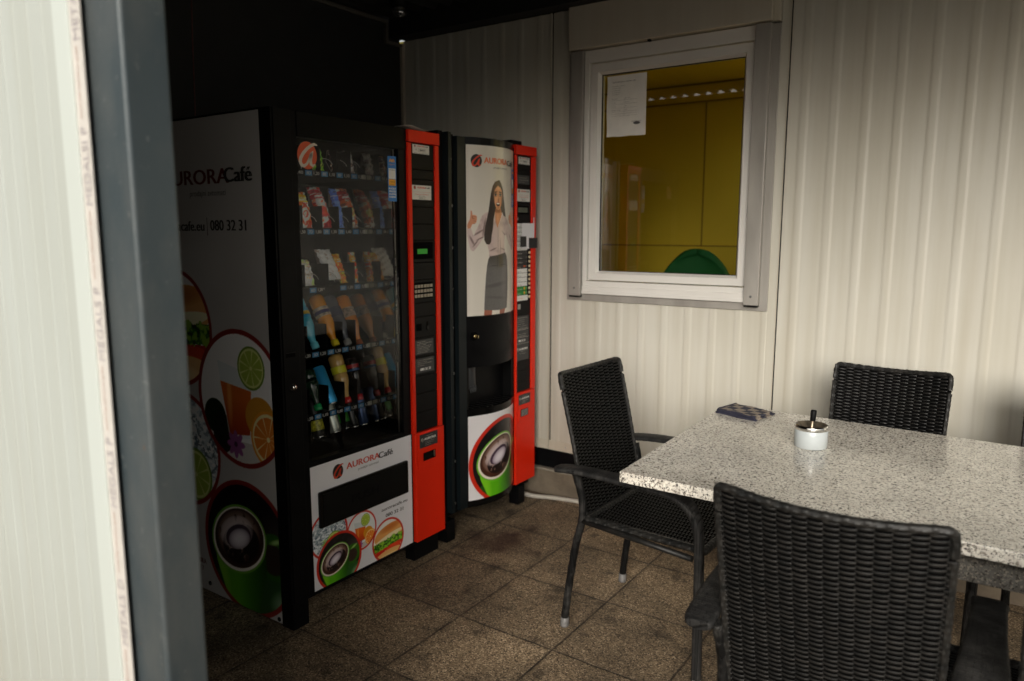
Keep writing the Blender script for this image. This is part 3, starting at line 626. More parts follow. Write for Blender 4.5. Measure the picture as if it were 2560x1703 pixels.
# ------------------------------------------------------------------ snack vending machine
F=onx(XF)
sm=thing('snack_vending_machine','tall snack and drink vending machine with glass front and red control column','vending machine',(-.44,-.007,0))
XB=-.87; H1=1.81
c=MB(); c.mat(M_black)
c.box(XB,-.078,YS+.002,YS+.03,.012,H1-.004)      # near side sheet
c.box(XB,XF-.05,.385,.408,.1,H1-.004); c.box(XB,XB+.02,YS+.03,.385,.1,H1-.004); c.box(XB,-.08,YS+.004,.408,H1-.003,H1+.003); c.box(XB+.02,XF-.06,YS+.03,.385,.1,.13)
c.build('cabinet',sm,bevel=.002)
dr=MB(); dr.mat(M_black)
dr.box(-.078,XF-.004,YS,YS+.008,.1,H1); dr.box(-.078,XF,YS+.008,-.347,.1,H1)
dr.box(-.06,XF-.003,-.347,-.321,.1,H1-.004)
dr.box(-.06,XF,-.321,.212,1.726,H1-.002); dr.box(-.06,XF-.002,.168,.212,.578,1.726); dr.box(-.055,XF-.004,-.321,.168,.578,.596)
dr.box(-.055,XF-.008,-.321,.222,.1,.578)
dr.mat(M_seal); dr.box(-.05,XF-.012,-.3475,-.345,.1,H1-.01)
dr=dr.build('door',sm,bevel=.002)
for q in ((-.085,XF-.002,YS+.001,-.352,0,.098),(-.10,XF-.03,.245,.405,.0,.098),(XB,XB+.06,-.35,-.28,0,.1),(XB,XB+.06,.3,.38,0,.1)): bx('foot',q,M_black,sm,.003)
bx('bottom_rail',(-.09,XF-.012,-.352,.245,.088,.1),M_black,sm)
# side print
cv=Cv(XB+.003,-.0785,.010,H1-.006,.0028,(0.72,0.71,0.70))
nn=vnoise(cv.U,cv.V,3,21); cv.A*=(0.94+.10*nn)[...,None]
art_ring(cv,-.625,.575,.228,art_ice,.07,(0.62,0.11,0.07)); art_ring(cv,-.63,1.048,.226,art_burger,.07,(0.62,0.11,0.07)); art_ring(cv,-.256,.816,.254,art_juice,.07,(0.62,0.11,0.07)); art_ring(cv,-.262,.248,.262,art_coffee,.07,(0.62,0.11,0.07))
g_=cv.A.mean(2,keepdims=True); cv.A=(cv.A*.72+g_*.28)*1.0; cv.A=np.clip(cv.A,0,1)**1.12*1.12
sp_=cv.sheet('side_print',ony(YS-.0005),V_print,sm)
t=MB(); m_=ony(YS-.0005)
text(t,'AURORA',-.660,1.576,.050,.405,m_,M_sidered,bold=.003,w=.0006); text(t,'Café',-.278,1.579,.048,.150,m_,M_blackp,bold=.004,w=.0012)
text(t,'prodajni avtomati',-.488,1.535,.020,.211,m_,M_blackp,shear=.18,w=.0006)
t.build('brand_lettering',sm); t=MB()
text(t,'auroracafe.eu',-.700,1.413,.034,.288,m_,M_blackp,bold=.002,shear=.05,w=.0006); quad(t,-.3955,-.392,1.396,1.460,m_,M_blackp); text(t,'080 32 31',-.374,1.414,.036,.203,m_,M_blackp,bold=.002,w=.0006)
t.build('contact_lettering',sm); t=MB()
text(t,'ODLICNA IZBIRA',-.715,.118,.020,.185,m_,M_sidered,bold=.001,w=.0006); text(t,'24 / 7',-.60,.088,.018,.05,m_,M_sidered,bold=.001,w=.0006)
t.build('slogan_lettering',sm)
t=MB(); logo_a(t,-.745,1.60,.058,m_,M_blackp,M_redp); t.build('logo',sm)
for x,z in ((-.094,.024),(-.511,.045),(-.80,.05)):
    s_=MB(); s_.mat(M_black2); s_.lathe([(.0085,0),(.0085,.003),(.005,.005),(0,.005)],(x,YS-.001,z),(0,-1,0),14); s_.build('screw',sm)
# front print under the window
Cf=Cv(-.3195,.213,.1045,.5755,.0013,(0.90,0.90,0.92))
nn=vnoise(Cf.U,Cf.V,6,22); Cf.A*=(0.97+.05*nn)[...,None]
art_ring(Cf,-.243,.300,.093,art_ice); art_ring(Cf,-.078,.258,.0795,art_juice); art_ring(Cf,.066,.170,.091,art_burger); art_ring(Cf,-.195,.181,.1125,art_coffee)
Cf.sheet('front_print',onx(XF-.0065),V_print,sm)
FP=onx(XF-.0065)
t=MB(); logo_a(t,-.189,.5275,.028,FP,M_blackp,M_redp)
text(t,'AURORA',-.146,.524,.0235,.174,FP,M_redp,bold=.0013); text(t,'Café',.0225,.5225,.0235,.079,FP,M_blackp,bold=.0015,w=.0014)
text(t,'prodajni avtomati',-.087,.5055,.0095,.108,FP,M_greyp,shear=.15)
t.build('brand_lettering',sm); t=MB()
text(t,'auroracafe.eu',.032,.2985,.0125,.149,FP,M_blackp,bold=.0006,shear=.08); text(t,'080 32 31',.054,.2685,.0135,.102,FP,M_blackp,bold=.0006,shear=.08)
t.build('contact_lettering',sm)
# delivery flap
fl=MB(); fl.mat(M_blackgl).box(XF-.02,XF+.004,-.2875,.184,.336,.474)
fl=fl.build('delivery_flap',sm,bevel=.006,seg=3)
fi=MB(); fi.mat(M_black2).box(XF+.004,XF+.0055,-.272,.168,.346,.464)
text(fi,'PUSH',-.135,.392,.030,.14,onx(XF+.0055),M_black,bold=.002,w=.0022); fi.build('flap_panel',fl)
# glass and its sticker
gl=MB(); gl.mat(G_machine).add([(XF-.008,-.321,.596),(XF-.008,.168,.596),(XF-.008,.168,1.726),(XF-.008,-.321,1.726)],[(0,1,2,3)]); gl=gl.build('glass_pane',sm)
b=MB(); b.mat(M_steel).box(XF-.016,XF-.010,.1490,.1515,.6,1.724); b.build('glass_edge_strip',sm)
st=MB(); SG=onx(XF-.0075); logo_a(st,-.275,1.667,.046,SG,pm('sticker_orange',(0.62,0.085,0.02),.4),pm('sticker_cream',(0.62,0.55,0.47),.5),.0003)
st.build('round_sticker',gl)
def blue_sticker(u0,u1,v0,v1,name,parent,mpx,full=True):
    W=u1-u0;Hh=v1-v0; k=MB(); quad(k,u0,u1,v0,v1,mpx,M_bluep,.0004); Y_=pm('sticker_yellow',(0.80,0.36,0.01),.4); Wm=M_whitep
    k.mat(Y_); 
    for a in (0,.3): k.add([mpx(u0+W*(.18+a),v1-Hh*.13,.0008),mpx(u0+W*(.30+a),v1-Hh*.06,.0008),mpx(u0+W*(.42+a),v1-Hh*.06,.0008),mpx(u0+W*(.30+a),v1-Hh*.13,.0008)],[(0,1,2,3)]); k.add([mpx(u0+W*(.30+a),v1-Hh*.06,.0011),mpx(u0+W*(.42+a),v1-Hh*.06,.0011),mpx(u0+W*(.54+a),v1-Hh*.13,.0011),mpx(u0+W*(.42+a),v1-Hh*.13,.0011)],[(0,1,2,3)])
    text(k,'MOJAVO',u0+W*.18,v1-Hh*.20,Hh*.028,W*.64,mpx,Y_,.0008)
    quad(k,u0+W*.1,u1-W*.1,v1-Hh*.5,v1-Hh*.27,mpx,Wm,.0008); text(k,'SKENIRAJ',u0+W*.2,v1-Hh*.315,Hh*.022,W*.6,mpx,M_blackp,.0011)
    quad(k,u0+W*.1,u1-W*.1,v1-Hh*.65,v1-Hh*.51,mpx,Y_,.0008); text(k,'(+WIN €)',u0+W*.18,v1-Hh*.585,Hh*.03,W*.64,mpx,M_blackp,.0011); text(k,'PRENESI',u0+W*.25,v1-Hh*.635,Hh*.02,W*.5,mpx,M_blackp,.0011)
    for i,s in enumerate(('PLAČAJ Z','APLIKACIJO','IN UŽIVAJ','UGODNOSTI')): text(k,s,u0+W*.1,v1-Hh*(.735+.062*i),Hh*.04,W*.8,mpx,Wm,.0008,bold=W*.008)
    return k.build(name,parent)
blue_sticker(.113,.160,1.526,1.697,'blue_sticker',gl,SG)
# inside: liner, mirror wall, shelves with tags and dividers
M_liner=pm('dark_liner',(0.005,0.005,0.005),.6,spec=.08)
M_mirror=pm('dark_mirror_liner',(0.50,0.48,0.42),.06,metal=1.0)
ln=MB(); ln.mat(M_liner).box(-.66,-.055,-.352,-.347,.6,1.74); ln.box(-.66,-.655,-.347,.17,.6,1.74); ln.box(-.655,-.055,-.347,.17,1.727,1.74); ln.box(-.655,-.055,-.347,.17,.585,.596)
ln.build('inner_liner',sm)
mi=MB(); mi.mat(M_mirror).box(-.655,-.0555,.1655,.1675,.596,1.727); mi.build('mirror_side',sm)
XT=XF-.18
rows=[(8,1.625,'C D E F G'.split(),[',40','1,20','1,10','1,10','1,30']),(7,1.409,'C D E F G'.split(),['1,50','1,80','1,30','1,40','1,10']),
      (6,1.190,['','D','','F','G'],['','1,20 *','','1,30','0,90']),(5,.943,'C D E F G'.split(),['1,20','1,20','1,30','1,10','1,20']),(4,.699,'C D E F G'.split(),['1,50','1,10','1,40','1,20','1,20'])]
yc=[-.204,-.128,-.0515,.024,.100]
def spiral(mb,y,z,r=.024,n=5):
    P=[]
    for i in range(n*14): a=2*PI*i/14; P.append((XT-.012-.075*i/14,y+r*math.cos(a),z+r+r*math.sin(a)))
    mb.tube(P,.0016,5)
for num,z,cols,prices in rows+[(3,.60,[],[])]:
    sh=MB(); sh.mat(M_liner)
    if num>3:
        sh.box(XT,XT+.003,-.345,.1645,z-.012,z+.012); sh.box(-.65,XT,-.345,.1645,z-.012,z-.008)
    zb=z+.012 if num>3 else .597
    ph=.085 if num in(6,7,8) else .10
    ys_=[-.242,-.160,-.066,.018,.088] if num!=6 else [-.242,-.160,-.045,.092]
    # sloped dividers
    for yy in ys_:
        sh.add([(XT-.002,yy-.0012,zb),(-.60,yy-.0012,zb),(-.60,yy-.0012,zb+ph*.8),(XT-.02,yy-.0012,zb+ph),(XT-.002,yy-.0012,zb+ph),
                (XT-.002,yy+.0012,zb),(-.60,yy+.0012,zb),(-.60,yy+.0012,zb+ph*.8),(XT-.02,yy+.0012,zb+ph),(XT-.002,yy+.0012,zb+ph)],
               [(0,1,2,3,4),(9,8,7,6,5),(0,4,9,5),(4,3,8,9),(3,2,7,8)],False)
    sh=sh.build('shelf',sm)
    if num in (8,7,6):
        q=MB(); q.mat(M_steel)
        pass
        for yy in (-.11,-.02,.053,.122):
            q=MB(); q.mat(M_steel); spiral(q,yy,zb+.002); q.build('spiral',sh)
    if num>3:
        mt=onx(XT+.003)
        for y,cl,pr_ in zip(yc,cols,prices):
            if not pr_: continue
            tg=MB()
            if cl and cl!='':
                quad(tg,y-.0155,y+.0165,z-.0095,z+.0095,mt,M_bluetag,.0005); text(tg,'%d%s'%(num,cl),y-.009,z-.0055,.011,.019,mt,M_whitepap,.0009,bold=.0004)
            text(tg,pr_,y+.0245,z-.0055,.0115,.026 if len(pr_)<5 else .032,mt,M_whitepap,.0009,bold=.0004)
            tg.build('price_tag',sh)
        tg=MB(); quad(tg,.1405,.163,z-.008,z+.009,mt,pm('tray_clip',(0.42,0.42,0.34),.4),.0006); tg.build('tray_clip',sh)
# control column
cc=MB(); cc.mat(M_red)
cc.box(-.06,XF+.012,.2135,.4005,1.759,1.806)
cc.box(-.06,XF+.008,.2125,.2335,.578,1.7565); cc.box(-.06,XF+.008,.3755,.4,.578,1.7565)
cc.box(-.06,XF+.008,.2255,.4095,.1015,.5755)
cc=cc.build('control_column',sm,bevel=.0025)
b=MB(); b.mat(M_red).box(XF+.008,XF+.0115,.2395,.3845,.418,.572); b.build('coin_return_panel',cc,bevel=.002)
b=MB(); b.mat(M_black2)
zs=[1.7565,1.655,1.617,1.508,1.44,1.375,1.285,1.215,1.12,1.062,.976,.895,.815,.740,.661,.580]
for a,d in zip(zs,zs[1:]): b.box(-.05,XF+.002,.2345,.3745,d+.0012,a-.0012)
b.mat(M_dark).box(-.05,XF-.002,.2345,.3745,.578,1.757)
b.build('control_panel',cc,bevel=.0012)
def label(parent,name,u0,u1,v0,v1,mpx,kind,x=0.0012):
    k=MB(); W=u1-u0;Hh=v1-v0
    if kind in('top','big'):
        quad(k,u0,u1,v0,v1,mpx,M_whitepap,x)
        logo_a(k,u0+W*.14,v1-Hh*.17,Hh*.12,mpx,M_blackp,M_redp,x+.0002)
        text(k,'AURORA',u0+W*.27,v1-Hh*.22,Hh*.12,W*.42,mpx,M_redp,x+.0003,bold=W*.004); text(k,'Café',u0+W*.68,v1-Hh*.22,Hh*.12,W*.24,mpx,M_blackp,x+.0006,bold=W*.004)
    if kind=='top':
        text(k,'Št.',u0+W*.18,v0+Hh*.36,Hh*.12,W*.1,mpx,M_blackp,x+.0003); text(k,'960233',u0+W*.42,v0+Hh*.33,Hh*.17,W*.3,mpx,M_blackp,x+.0003,bold=W*.006)
        for a in (0,1): quad(k,u0+W*.36,u0+W*.78,v0+Hh*(.24+.33*a),v0+Hh*(.26+.33*a),mpx,M_greyp,x+.0003); quad(k,u0+W*(.355+.42*a),u0+W*(.365+.42*a),v0+Hh*.26,v0+Hh*.57,mpx,M_greyp,x+.0003)
        text(k,'ob klicu navedite stevilko avtomata',u0+W*.06,v0+Hh*.05,Hh*.08,W*.88,mpx,M_blackp,x+.0003)
    if kind=='big':
        quad(k,u0+W*.05,u1-W*.05,v0+Hh*.52,v0+Hh*.53,mpx,M_redp,x+.0003)
        text(k,'Tržaška cesta 2, 2000 Maribor',u0+W*.14,v0+Hh*.33,Hh*.08,W*.72,mpx,M_redp,x+.0003); text(k,'Servisna stevilka',u0+W*.34,v0+Hh*.23,Hh*.05,W*.32,mpx,M_greyp,x+.0003)
        text(k,'080 32 31',u0+W*.36,v0+Hh*.07,Hh*.09,W*.3,mpx,M_blackp,x+.0003)
        for a in (0,1): quad(k,u0+W*.28,u0+W*.72,v0+Hh*(.04+.15*a),v0+Hh*(.048+.15*a),mpx,M_greyp,x+.0003)
    if kind in('info','phone','aur','tall'):
        quad(k,u0,u1,v0,v1,mpx,pm('charcoal_label',(0.025,0.027,0.028),.45),x)
        LM=M_lettering
        if kind=='info':
            for i in range(8): text(k,['OBVESTILO KUPCEM','1. vstavite kovance 0,05 0,10 0,20','0,50 1 2 EUR','izberite izdelek in pritisnite tipki','cena izdelka se izpise na zaslonu','avtomat vraca drobiz','izdelek vzemite iz predala','navodila za uporabo'][i],u0+W*.1,v1-Hh*(.17+.105*i),Hh*.055,W*[.45,.8,.5,.78,.72,.6,.66,.55][i],mpx,LM,x+.0003)
        if kind=='phone':
            for i,s in enumerate(('V primeru reklamacije poklicite','brezplacno stevilko','Za placilo s kartico sledite','navodilom')): text(k,s,u0+W*.1,v1-Hh*(.16+.12*i),Hh*.055,W*[.8,.5,.76,.35][i],mpx,LM,x+.0003)
            text(k,'080 32 31',u0+W*.25,v0+Hh*.14,Hh*.17,W*.55,mpx,M_whitep,x+.0003,bold=W*.006)
        if kind=='aur':
            logo_a(k,u0+W*.14,v1-Hh*.42,Hh*.14,mpx,LM,M_dark,x+.0003); text(k,'AURORA',u0+W*.25,v1-Hh*.48,Hh*.17,W*.65,mpx,M_whitep,x+.0003,bold=W*.006)
            for i,s in enumerate(('prodajni avtomati','Aurora d.o.o. Maribor','tel 080 32 31','info aurora')): text(k,s,u0+W*[.32,.3,.3,.3][i],v1-Hh*[.2,.64,.76,.88][i],Hh*.06,W*[.4,.5,.42,.3][i],mpx,LM,x+.0003)
        if kind=='tall':
            L_=['OBVESTILO KUPCEM','1. vstavite kovance','0,05 0,10 0,20 0,50','2. izberite napitek','sladkor z gumbom','3. pocakajte na signal','vzemite napitek','','V primeru reklamacije','poklicite','','']
            for i,s in enumerate(L_):
                if s: text(k,s,u0+W*.06,v1-Hh*(.05+.045*i),Hh*.017,W*(.5+.07*(len(s)%6)),mpx,LM,x+.0003)
            for a in (.30,.48,.62): quad(k,u0,u1,v1-Hh*a,v1-Hh*(a-.006),mpx,LM,x+.0003)
            text(k,'080 32 31',u0+W*.15,v1-Hh*.575,Hh*.045,W*.55,mpx,M_whitep,x+.0003,bold=W*.008)
            logo_a(k,u0+W*.1,v1-Hh*.745,Hh*.04,mpx,LM,M_dark,x+.0003); text(k,'AURORA',u0+W*.2,v1-Hh*.765,Hh*.045,W*.72,mpx,M_whitep,x+.0003,bold=W*.006); text(k,'prodajni avtomati',u0+W*.3,v1-Hh*.80,Hh*.014,W*.45,mpx,LM,x+.0003); text(k,'tel. 080 32 31',u0+W*.25,v1-Hh*.85,Hh*.014,W*.5,mpx,LM,x+.0003)
    return k.build(name,parent)
CP=onx(XF+.002)
label(cc,'machine_number_label',.2445,.3445,1.717,1.7525,CP,'top'); label(cc,'operator_label',.2375,.3535,1.537,1.594,CP,'big')
label(cc,'instruction_label',.2395,.3535,.906,.966,CP,'info'); label(cc,'service_label',.2395,.3555,.828,.889,CP,'phone')
label(cc,'company_label',.2455,.3605,.509,.567,onx(XF+.0115),'aur')
b=MB(); b.mat(M_dark).box(XF+.002,XF+.0045,.236,.3565,1.299,1.367); b.mat(pm('green_display',(0.01,0.16,0.012),.3,emit=((0.01,0.22,0.015),.35))).box(XF+.0045,XF+.005,.262,.322,1.320,1.340); b.build('display',cc)
b=MB(); b.mat(M_dark).box(XF+.002,XF+.004,.236,.353,1.137,1.203); kb=pm('keypad_button',(0.40,0.35,0.27),.35,metal=.3)
for r in range(3):
    for q in range(6):
        y=.2415+.0185*q+(.002 if q>2 else 0); z=1.1885-.020*r; b.mat(kb).box(XF+.004,XF+.0065,y,y+.0125,z-.006,z+.006)
        text(b,'123ABC456DEF789GH0'[r*6+q],y+.0035,z-.0035,.007,.0045,onx(XF+.0065),M_blackp,.0003)
b.build('keypad',cc)
b=MB(); b.mat(M_dark).box(XF+.002,XF+.0028,.250,.281,1.005,1.034); b.build('reject_button',cc)
b=MB(); b.mat(M_dark).box(XF+.002,XF+.0028,.312,.322,1.003,1.040); b.mat(M_blackgl).box(XF+.0028,XF+.006,.313,.321,1.005,1.022); b.build('coin_slot',cc)
b=MB(); b.mat(M_dark).box(XF+.0115,XF+.0125,.268,.346,.450,.485); b.mat(M_steel).box(XF+.0125,XF+.014,.334,.340,.455,.482); b.mat(M_blackgl).box(XF+.0125,XF+.0135,.272,.333,.454,.481); b.build('coin_return',cc)
b=MB(); b.mat(M_chrome).lathe([(.013,0),(.013,.004),(.009,.007),(.009,.011),(0,.012)],(XF,-.383,.882),(1,0,0),20); b.mat(M_dark).box(XF+.0121,XF+.0124,-.3845,-.3815,.877,.887); b.build('door_lock',dr)
b=MB(); b.mat(M_dark).box(XF-.001,XF+.001,-.405,-.368,.987,1.000); b.mat(M_black2).box(XF+.001,XF+.003,-.407,-.366,1.0,1.003); b.build('door_catch',dr)
b=MB(); b.mat(pm('curled_sheet',(0.45,0.43,0.39),.6)); vs=[]
for j in range(7):
    for i in range(3): vs.append((XF-.02-.07*i,.235+.135*j/6,H1+.006+.012*math.exp(-((j-1.2)/2.2)**2)*(1-.2*i)))
b.add(vs,[(j*3+i,j*3+i+1,(j+1)*3+i+1,(j+1)*3+i) for j in range(6) for i in range(2)],True); o=b.build('paper_sheet',origin=(-.05,.3,H1+.004)); o.modifiers.new('s','SOLIDIFY').thickness=.001
tag(o,'crumpled white sheet lying on top of the snack machine above its red column','paper')

# ------------------------------------------------------------------ goods in the snack machine
def frame_at(y,z,tilt,x=XT-.02,yaw=0):
    # axis from the front low end going up and back
    A=Vector((-math.sin(tilt)*math.cos(yaw),math.sin(tilt)*math.sin(yaw),math.cos(tilt)))
    return Vector((x,y,z)),A
def bottle(y,z,cap,liquid,lab,label_,cat='bottle',r=.031,Ln=.215,tilt=.55,lab2=None,txt=None):
    O,A=frame_at(y,z,tilt)
    root=thing('bottle',label_,cat,tuple(O),group=None)
    n=MB(); n.mat(liquid).lathe([(0,.0),(.0115,.014),(.0125,.03),(.016,.045),(r*.92,.082),(r,.105),(r*.94,.112),(r,.12),(r*.96,Ln*.6),(r*.985,Ln*.72),(r*.93,Ln*.76),(r,Ln*.8),(r,Ln*.95),(r*.8,Ln),(0,Ln)],O,A,20); n.build('body',root)
    n=MB(); n.mat(cap).lathe([(0,-.006),(.0145,-.006),(.0155,0),(.0155,.016),(.0125,.019)],O,A,20); n.build('cap',root)
    if lab is not None:
        n=MB(); n.mat(lab).lathe([(r+.0006,.118),(r+.0008,.122),(r+.0008,Ln*.74)],O,A,24)
        if lab2 is not None: n.mat(lab2).lathe([(r+.0014,.13),(r+.0014,.145)],O,A,24)
        n.build('label_band',root)
    return root
def can(y,z,body,label_,r=.0265,Ln=.135,tilt=.5,band=None,x=XT-.03):
    O,A=frame_at(y,z,tilt,x)
    root=thing('can',label_,'can',tuple(O))
    n=MB(); n.mat(body).lathe([(r*.86,.004),(r,.014),(r,Ln-.012),(r*.86,Ln-.002)],O,A,24)
    if band: n.mat(band).lathe([(r+.0006,.03),(r+.0008,.034),(r+.0008,.075)],O,A,24)
    n.build('body',root)
    n=MB(); n.mat(M_chrome).lathe([(r*.86,.004),(r*.88,0),(r*.8,.0),(r*.74,.005),(0,.005)],O,A,24).lathe([(r*.86,Ln-.002),(r*.8,Ln),(0,Ln-.003)],O,A,24); n.build('lid',root)
    return root
def bag(y,z,w,h,cols,label_,cat='snack bag',tilt=.35,seed=1,thick=.03,x=XT-.03,name='snack_bag'):
    O=Vector((x,y,z)); root=thing(name,label_,cat,tuple(O))
    cv=Cv(-w/2,w/2,0,h,.0026,cols[0]); cv.gain=1.6; n1=vnoise(cv.U/w,cv.V/w,2.2,seed); n2=vnoise(cv.U/w,cv.V/w,5,seed+9)
    cv.put((n1>.56).astype(float),cols[1]); cv.put((n2>.62).astype(float),cols[2],.9); cv.put(cv.ell(0,h*.33,w*.3,w*.3),cols[3] if len(cols)>3 else cols[1],.9); cv.put(cv.ell(0,h*.33,w*.19,w*.17)*(n2>.42),cols[2],.9)
    cv.put(cv.rect(-w,w,h*.66,h*.9),cols[4] if len(cols)>4 else cols[1],.85)
    cv.put((n2<.3).astype(float),(.15,.08,.06),.5); cv.put(cv.rect(-w,w,h*.78,h*.795)*(n2>.4),(.95,.93,.88)); cv.put(cv.rect(-w*.35,w*.35,h*.70,h*.74)*(n1>.45),(.95,.93,.88),.9)
    ct,st_=math.cos(tilt),math.sin(tilt)
    def mp(u,v,w_):
        d=thick*(max(0,math.sin(PI*min(1,max(0,(v/h)))))**.6)*(max(0,1-(2*u/w)**2))**.5 + .0022*math.sin(v*260+u*90)+.002*math.sin(u*300)
        ww=1-.12*math.sin(PI*v/h)
        return (O.x+d*ct-v*st_,O.y+u*ww,O.z+v*ct+d*st_)
    cv.sheet('front_wrap',mp,V_foil,root)
    b=MB(); b.mat(pm('foil_back',(0.25,0.2,0.18),.35)); q=[]
    for v in (0,h*.5,h): 
        for u in (-w/2,w/2): q.append((O.x-.02*ct*(v==h*.5)-v*st_-.002,O.y+u*.97,O.z+v*ct-.001))
    b.add(q,[(0,1,3,2),(2,3,5,4)],False); b.build('back_wrap',root)
    return root
def liq(n,c,r=.08): return pm(n,c,r,spec=.7)
yC,yD,yE,yF,yG=[v+.018 for v in yc]
# row 8
bag(-.050,1.640,.052,.085,[(.35,.55,.08),(.55,.72,.18),(.10,.22,.05),(.75,.80,.35),(.30,.52,.08)],'green crinkled snack bar on the top shelf behind the round sticker','snack',seed=3,tilt=.2,thick=.014)
bag(.028,1.640,.030,.085,[(.20,.12,.10),(.62,.42,.28),(.85,.80,.74),(.5,.3,.2),(.16,.10,.14)],'thin brown and white chocolate bar on the top shelf, left of the white wafer','snack',seed=5,tilt=.25,thick=.012)
bag(.112,1.640,.046,.088,[(.66,.62,.60),(.50,.45,.46),(.20,.14,.14),(.85,.80,.72),(.72,.68,.66)],'white and grey wafer packet on the top shelf with a round badge','snack',seed=8,tilt=.22,thick=.014)
# row 7
bag(-.128,1.424,.080,.140,[(.90,.84,.72),(.80,.32,.08),(.55,.16,.10),(.92,.90,.85),(.93,.55,.12)],'orange and cream crisp bag at the left end of the second shelf','snack bag',seed=12,tilt=.3)
bag(-.024,1.424,.062,.172,[(.93,.90,.84),(.50,.10,.14),(.62,.25,.12),(.70,.15,.14),(.46,.07,.12)],'tall cream crisp bag with dark red top, left of the plain blue bag','snack bag',seed=15,tilt=.42)
bag(.052,1.424,.040,.160,[(.32,.42,.66),(.28,.36,.60),(.42,.50,.70),(.30,.40,.64),(.26,.34,.60)],'plain blue snack bag in the middle of the second shelf','snack bag',seed=18,tilt=.28,thick=.02)
bag(.116,1.424,.060,.172,[(.93,.88,.70),(.60,.30,.16),(.30,.12,.10),(.90,.70,.42),(.45,.05,.10)],'cream crisp bag with dark red top at the right of the second shelf','snack bag',seed=23,tilt=.42)
# row 6
bag(-.122,1.205,.070,.105,[(.85,.86,.80),(.55,.66,.40),(.86,.50,.38),(.88,.88,.80),(.88,.62,.48)],'white and green wrapped sandwich at the left end of the third shelf','snack',seed=31,tilt=.35,thick=.02)
bag(.010,1.222,.080,.135,[(.88,.87,.84),(.86,.85,.82),(.70,.60,.60),(.88,.87,.84),(.90,.89,.86)],'large white paper wrapped sandwich on the third shelf','snack',seed=34,tilt=.52,thick=.016)
bag(.062,1.205,.038,.125,[(.90,.46,.12),(.80,.30,.08),(.96,.70,.30),(.9,.4,.1),(.90,.46,.12)],'small plain orange packet on the third shelf beside the white sandwich','snack',seed=37,tilt=.4,thick=.012)
bag(.124,1.203,.036,.125,[(.90,.42,.10),(.78,.20,.08),(.94,.84,.74),(.80,.22,.20),(.92,.50,.14)],'narrow orange and red packet on the third shelf, rightmost of its row','snack',seed=41,tilt=.18,thick=.012)
# row 5
bottle(-.107,.968,liq('cap_light_blue',(0.20,0.75,0.92)),liq('blue_water',(0.10,0.55,0.75)),pm('label_blue',(0.05,0.40,0.70),.35),'light blue water bottle with a pale blue cap, leftmost on the bottle shelf',lab2=pm('label_yellow',(0.75,0.55,0.05),.35))
bottle(-.004,.966,liq('cap_yellow',(0.92,0.75,0.03)),liq('orange_soda',(0.95,0.38,0.02)),pm('label_multicolour',(0.80,0.66,0.50),.35,var=.8,vscale=60),'orange soda bottle with a bright yellow cap on the bottle shelf',lab2=pm('label_navy',(0.03,0.03,0.15),.35))
bottle(.062,.960,liq('cap_grey',(0.45,0.45,0.43)),liq('clear_dark',(0.12,0.13,0.16)),pm('label_dark_blue',(0.02,0.03,0.08),.35),'clear dark bottle with a grey cap between two orange bottles')
bottle(.126,.950,liq('cap_orange',(0.45,0.12,0.04)),liq('orange_tea',(0.92,0.32,0.04)),pm('label_fruit',(0.58,0.42,0.30),.35,var=.9,vscale=70),'orange iced tea bottle with a colourful fruit label, rightmost on the bottle shelf',tilt=.50)
# row 4
bottle(-.103,.722,liq('cap_green',(0.03,0.45,0.14)),liq('green_glass',(0.012,0.035,0.018)),None,'dark green bottle with a bright green cap on the fourth shelf',Ln=.16,tilt=.42)
can(-.026,.722,pm('can_blue',(0.05,0.48,0.95),.3,metal=.4),'bright blue can leaning on the fourth shelf',Ln=.165,r=.027,tilt=.5)
bottle(.050,.722,liq('cap_red',(0.75,0.03,0.03)),liq('pale_tea',(0.80,0.50,0.16)),pm('label_bright_yellow',(0.92,0.86,0.04),.35),'amber tea bottle with a yellow band and red cap on the fourth shelf',Ln=.20,tilt=.36,r=.03)
bottle(.116,.722,liq('cap_dark_red',(0.65,0.02,0.03)),liq('cola_dark',(0.012,0.008,0.010)),pm('label_cola',(0.03,0.12,0.35),.35),'small dark cola bottle with a blue band and red cap on the fourth shelf',Ln=.17,tilt=.28,r=.025,lab2=pm('label_cola_red',(0.5,0.02,0.03),.35))
# bottom row
can(-.103,.605,pm('can_black',(0.02,0.02,0.018),.3,metal=.5),'black can with a yellow checked band in the bottom row',Ln=.155,tilt=.32,band=pm('can_yellow_band',(0.55,0.52,0.04),.35,var=.9,vscale=90),x=XT-.02)
can(-.022,.605,pm('can_silver',(0.55,0.58,0.52),.3,metal=.7,var=.15,vscale=40),'large plain silver can in the bottom row',Ln=.155,r=.028,tilt=.36,x=XT-.02)
can(.040,.605,pm('can_dark_green_mark',(0.02,0.024,0.02),.25,metal=.6),'black can with a green mark in the bottom row',Ln=.155,tilt=.34,band=pm('can_green_band',(0.05,0.35,0.03),.35,var=.9,vscale=40),x=XT-.03)
can(.082,.605,pm('can_plain_black',(0.03,0.03,0.03),.22,metal=.7),'plain glossy black can in the bottom row between a green marked and a navy can',Ln=.155,tilt=.34,x=XT-.02)
can(.132,.605,pm('can_navy',(0.04,0.07,0.16),.25,metal=.6),'dark navy can, rightmost of the bottom row',Ln=.155,tilt=.24,x=XT-.02)
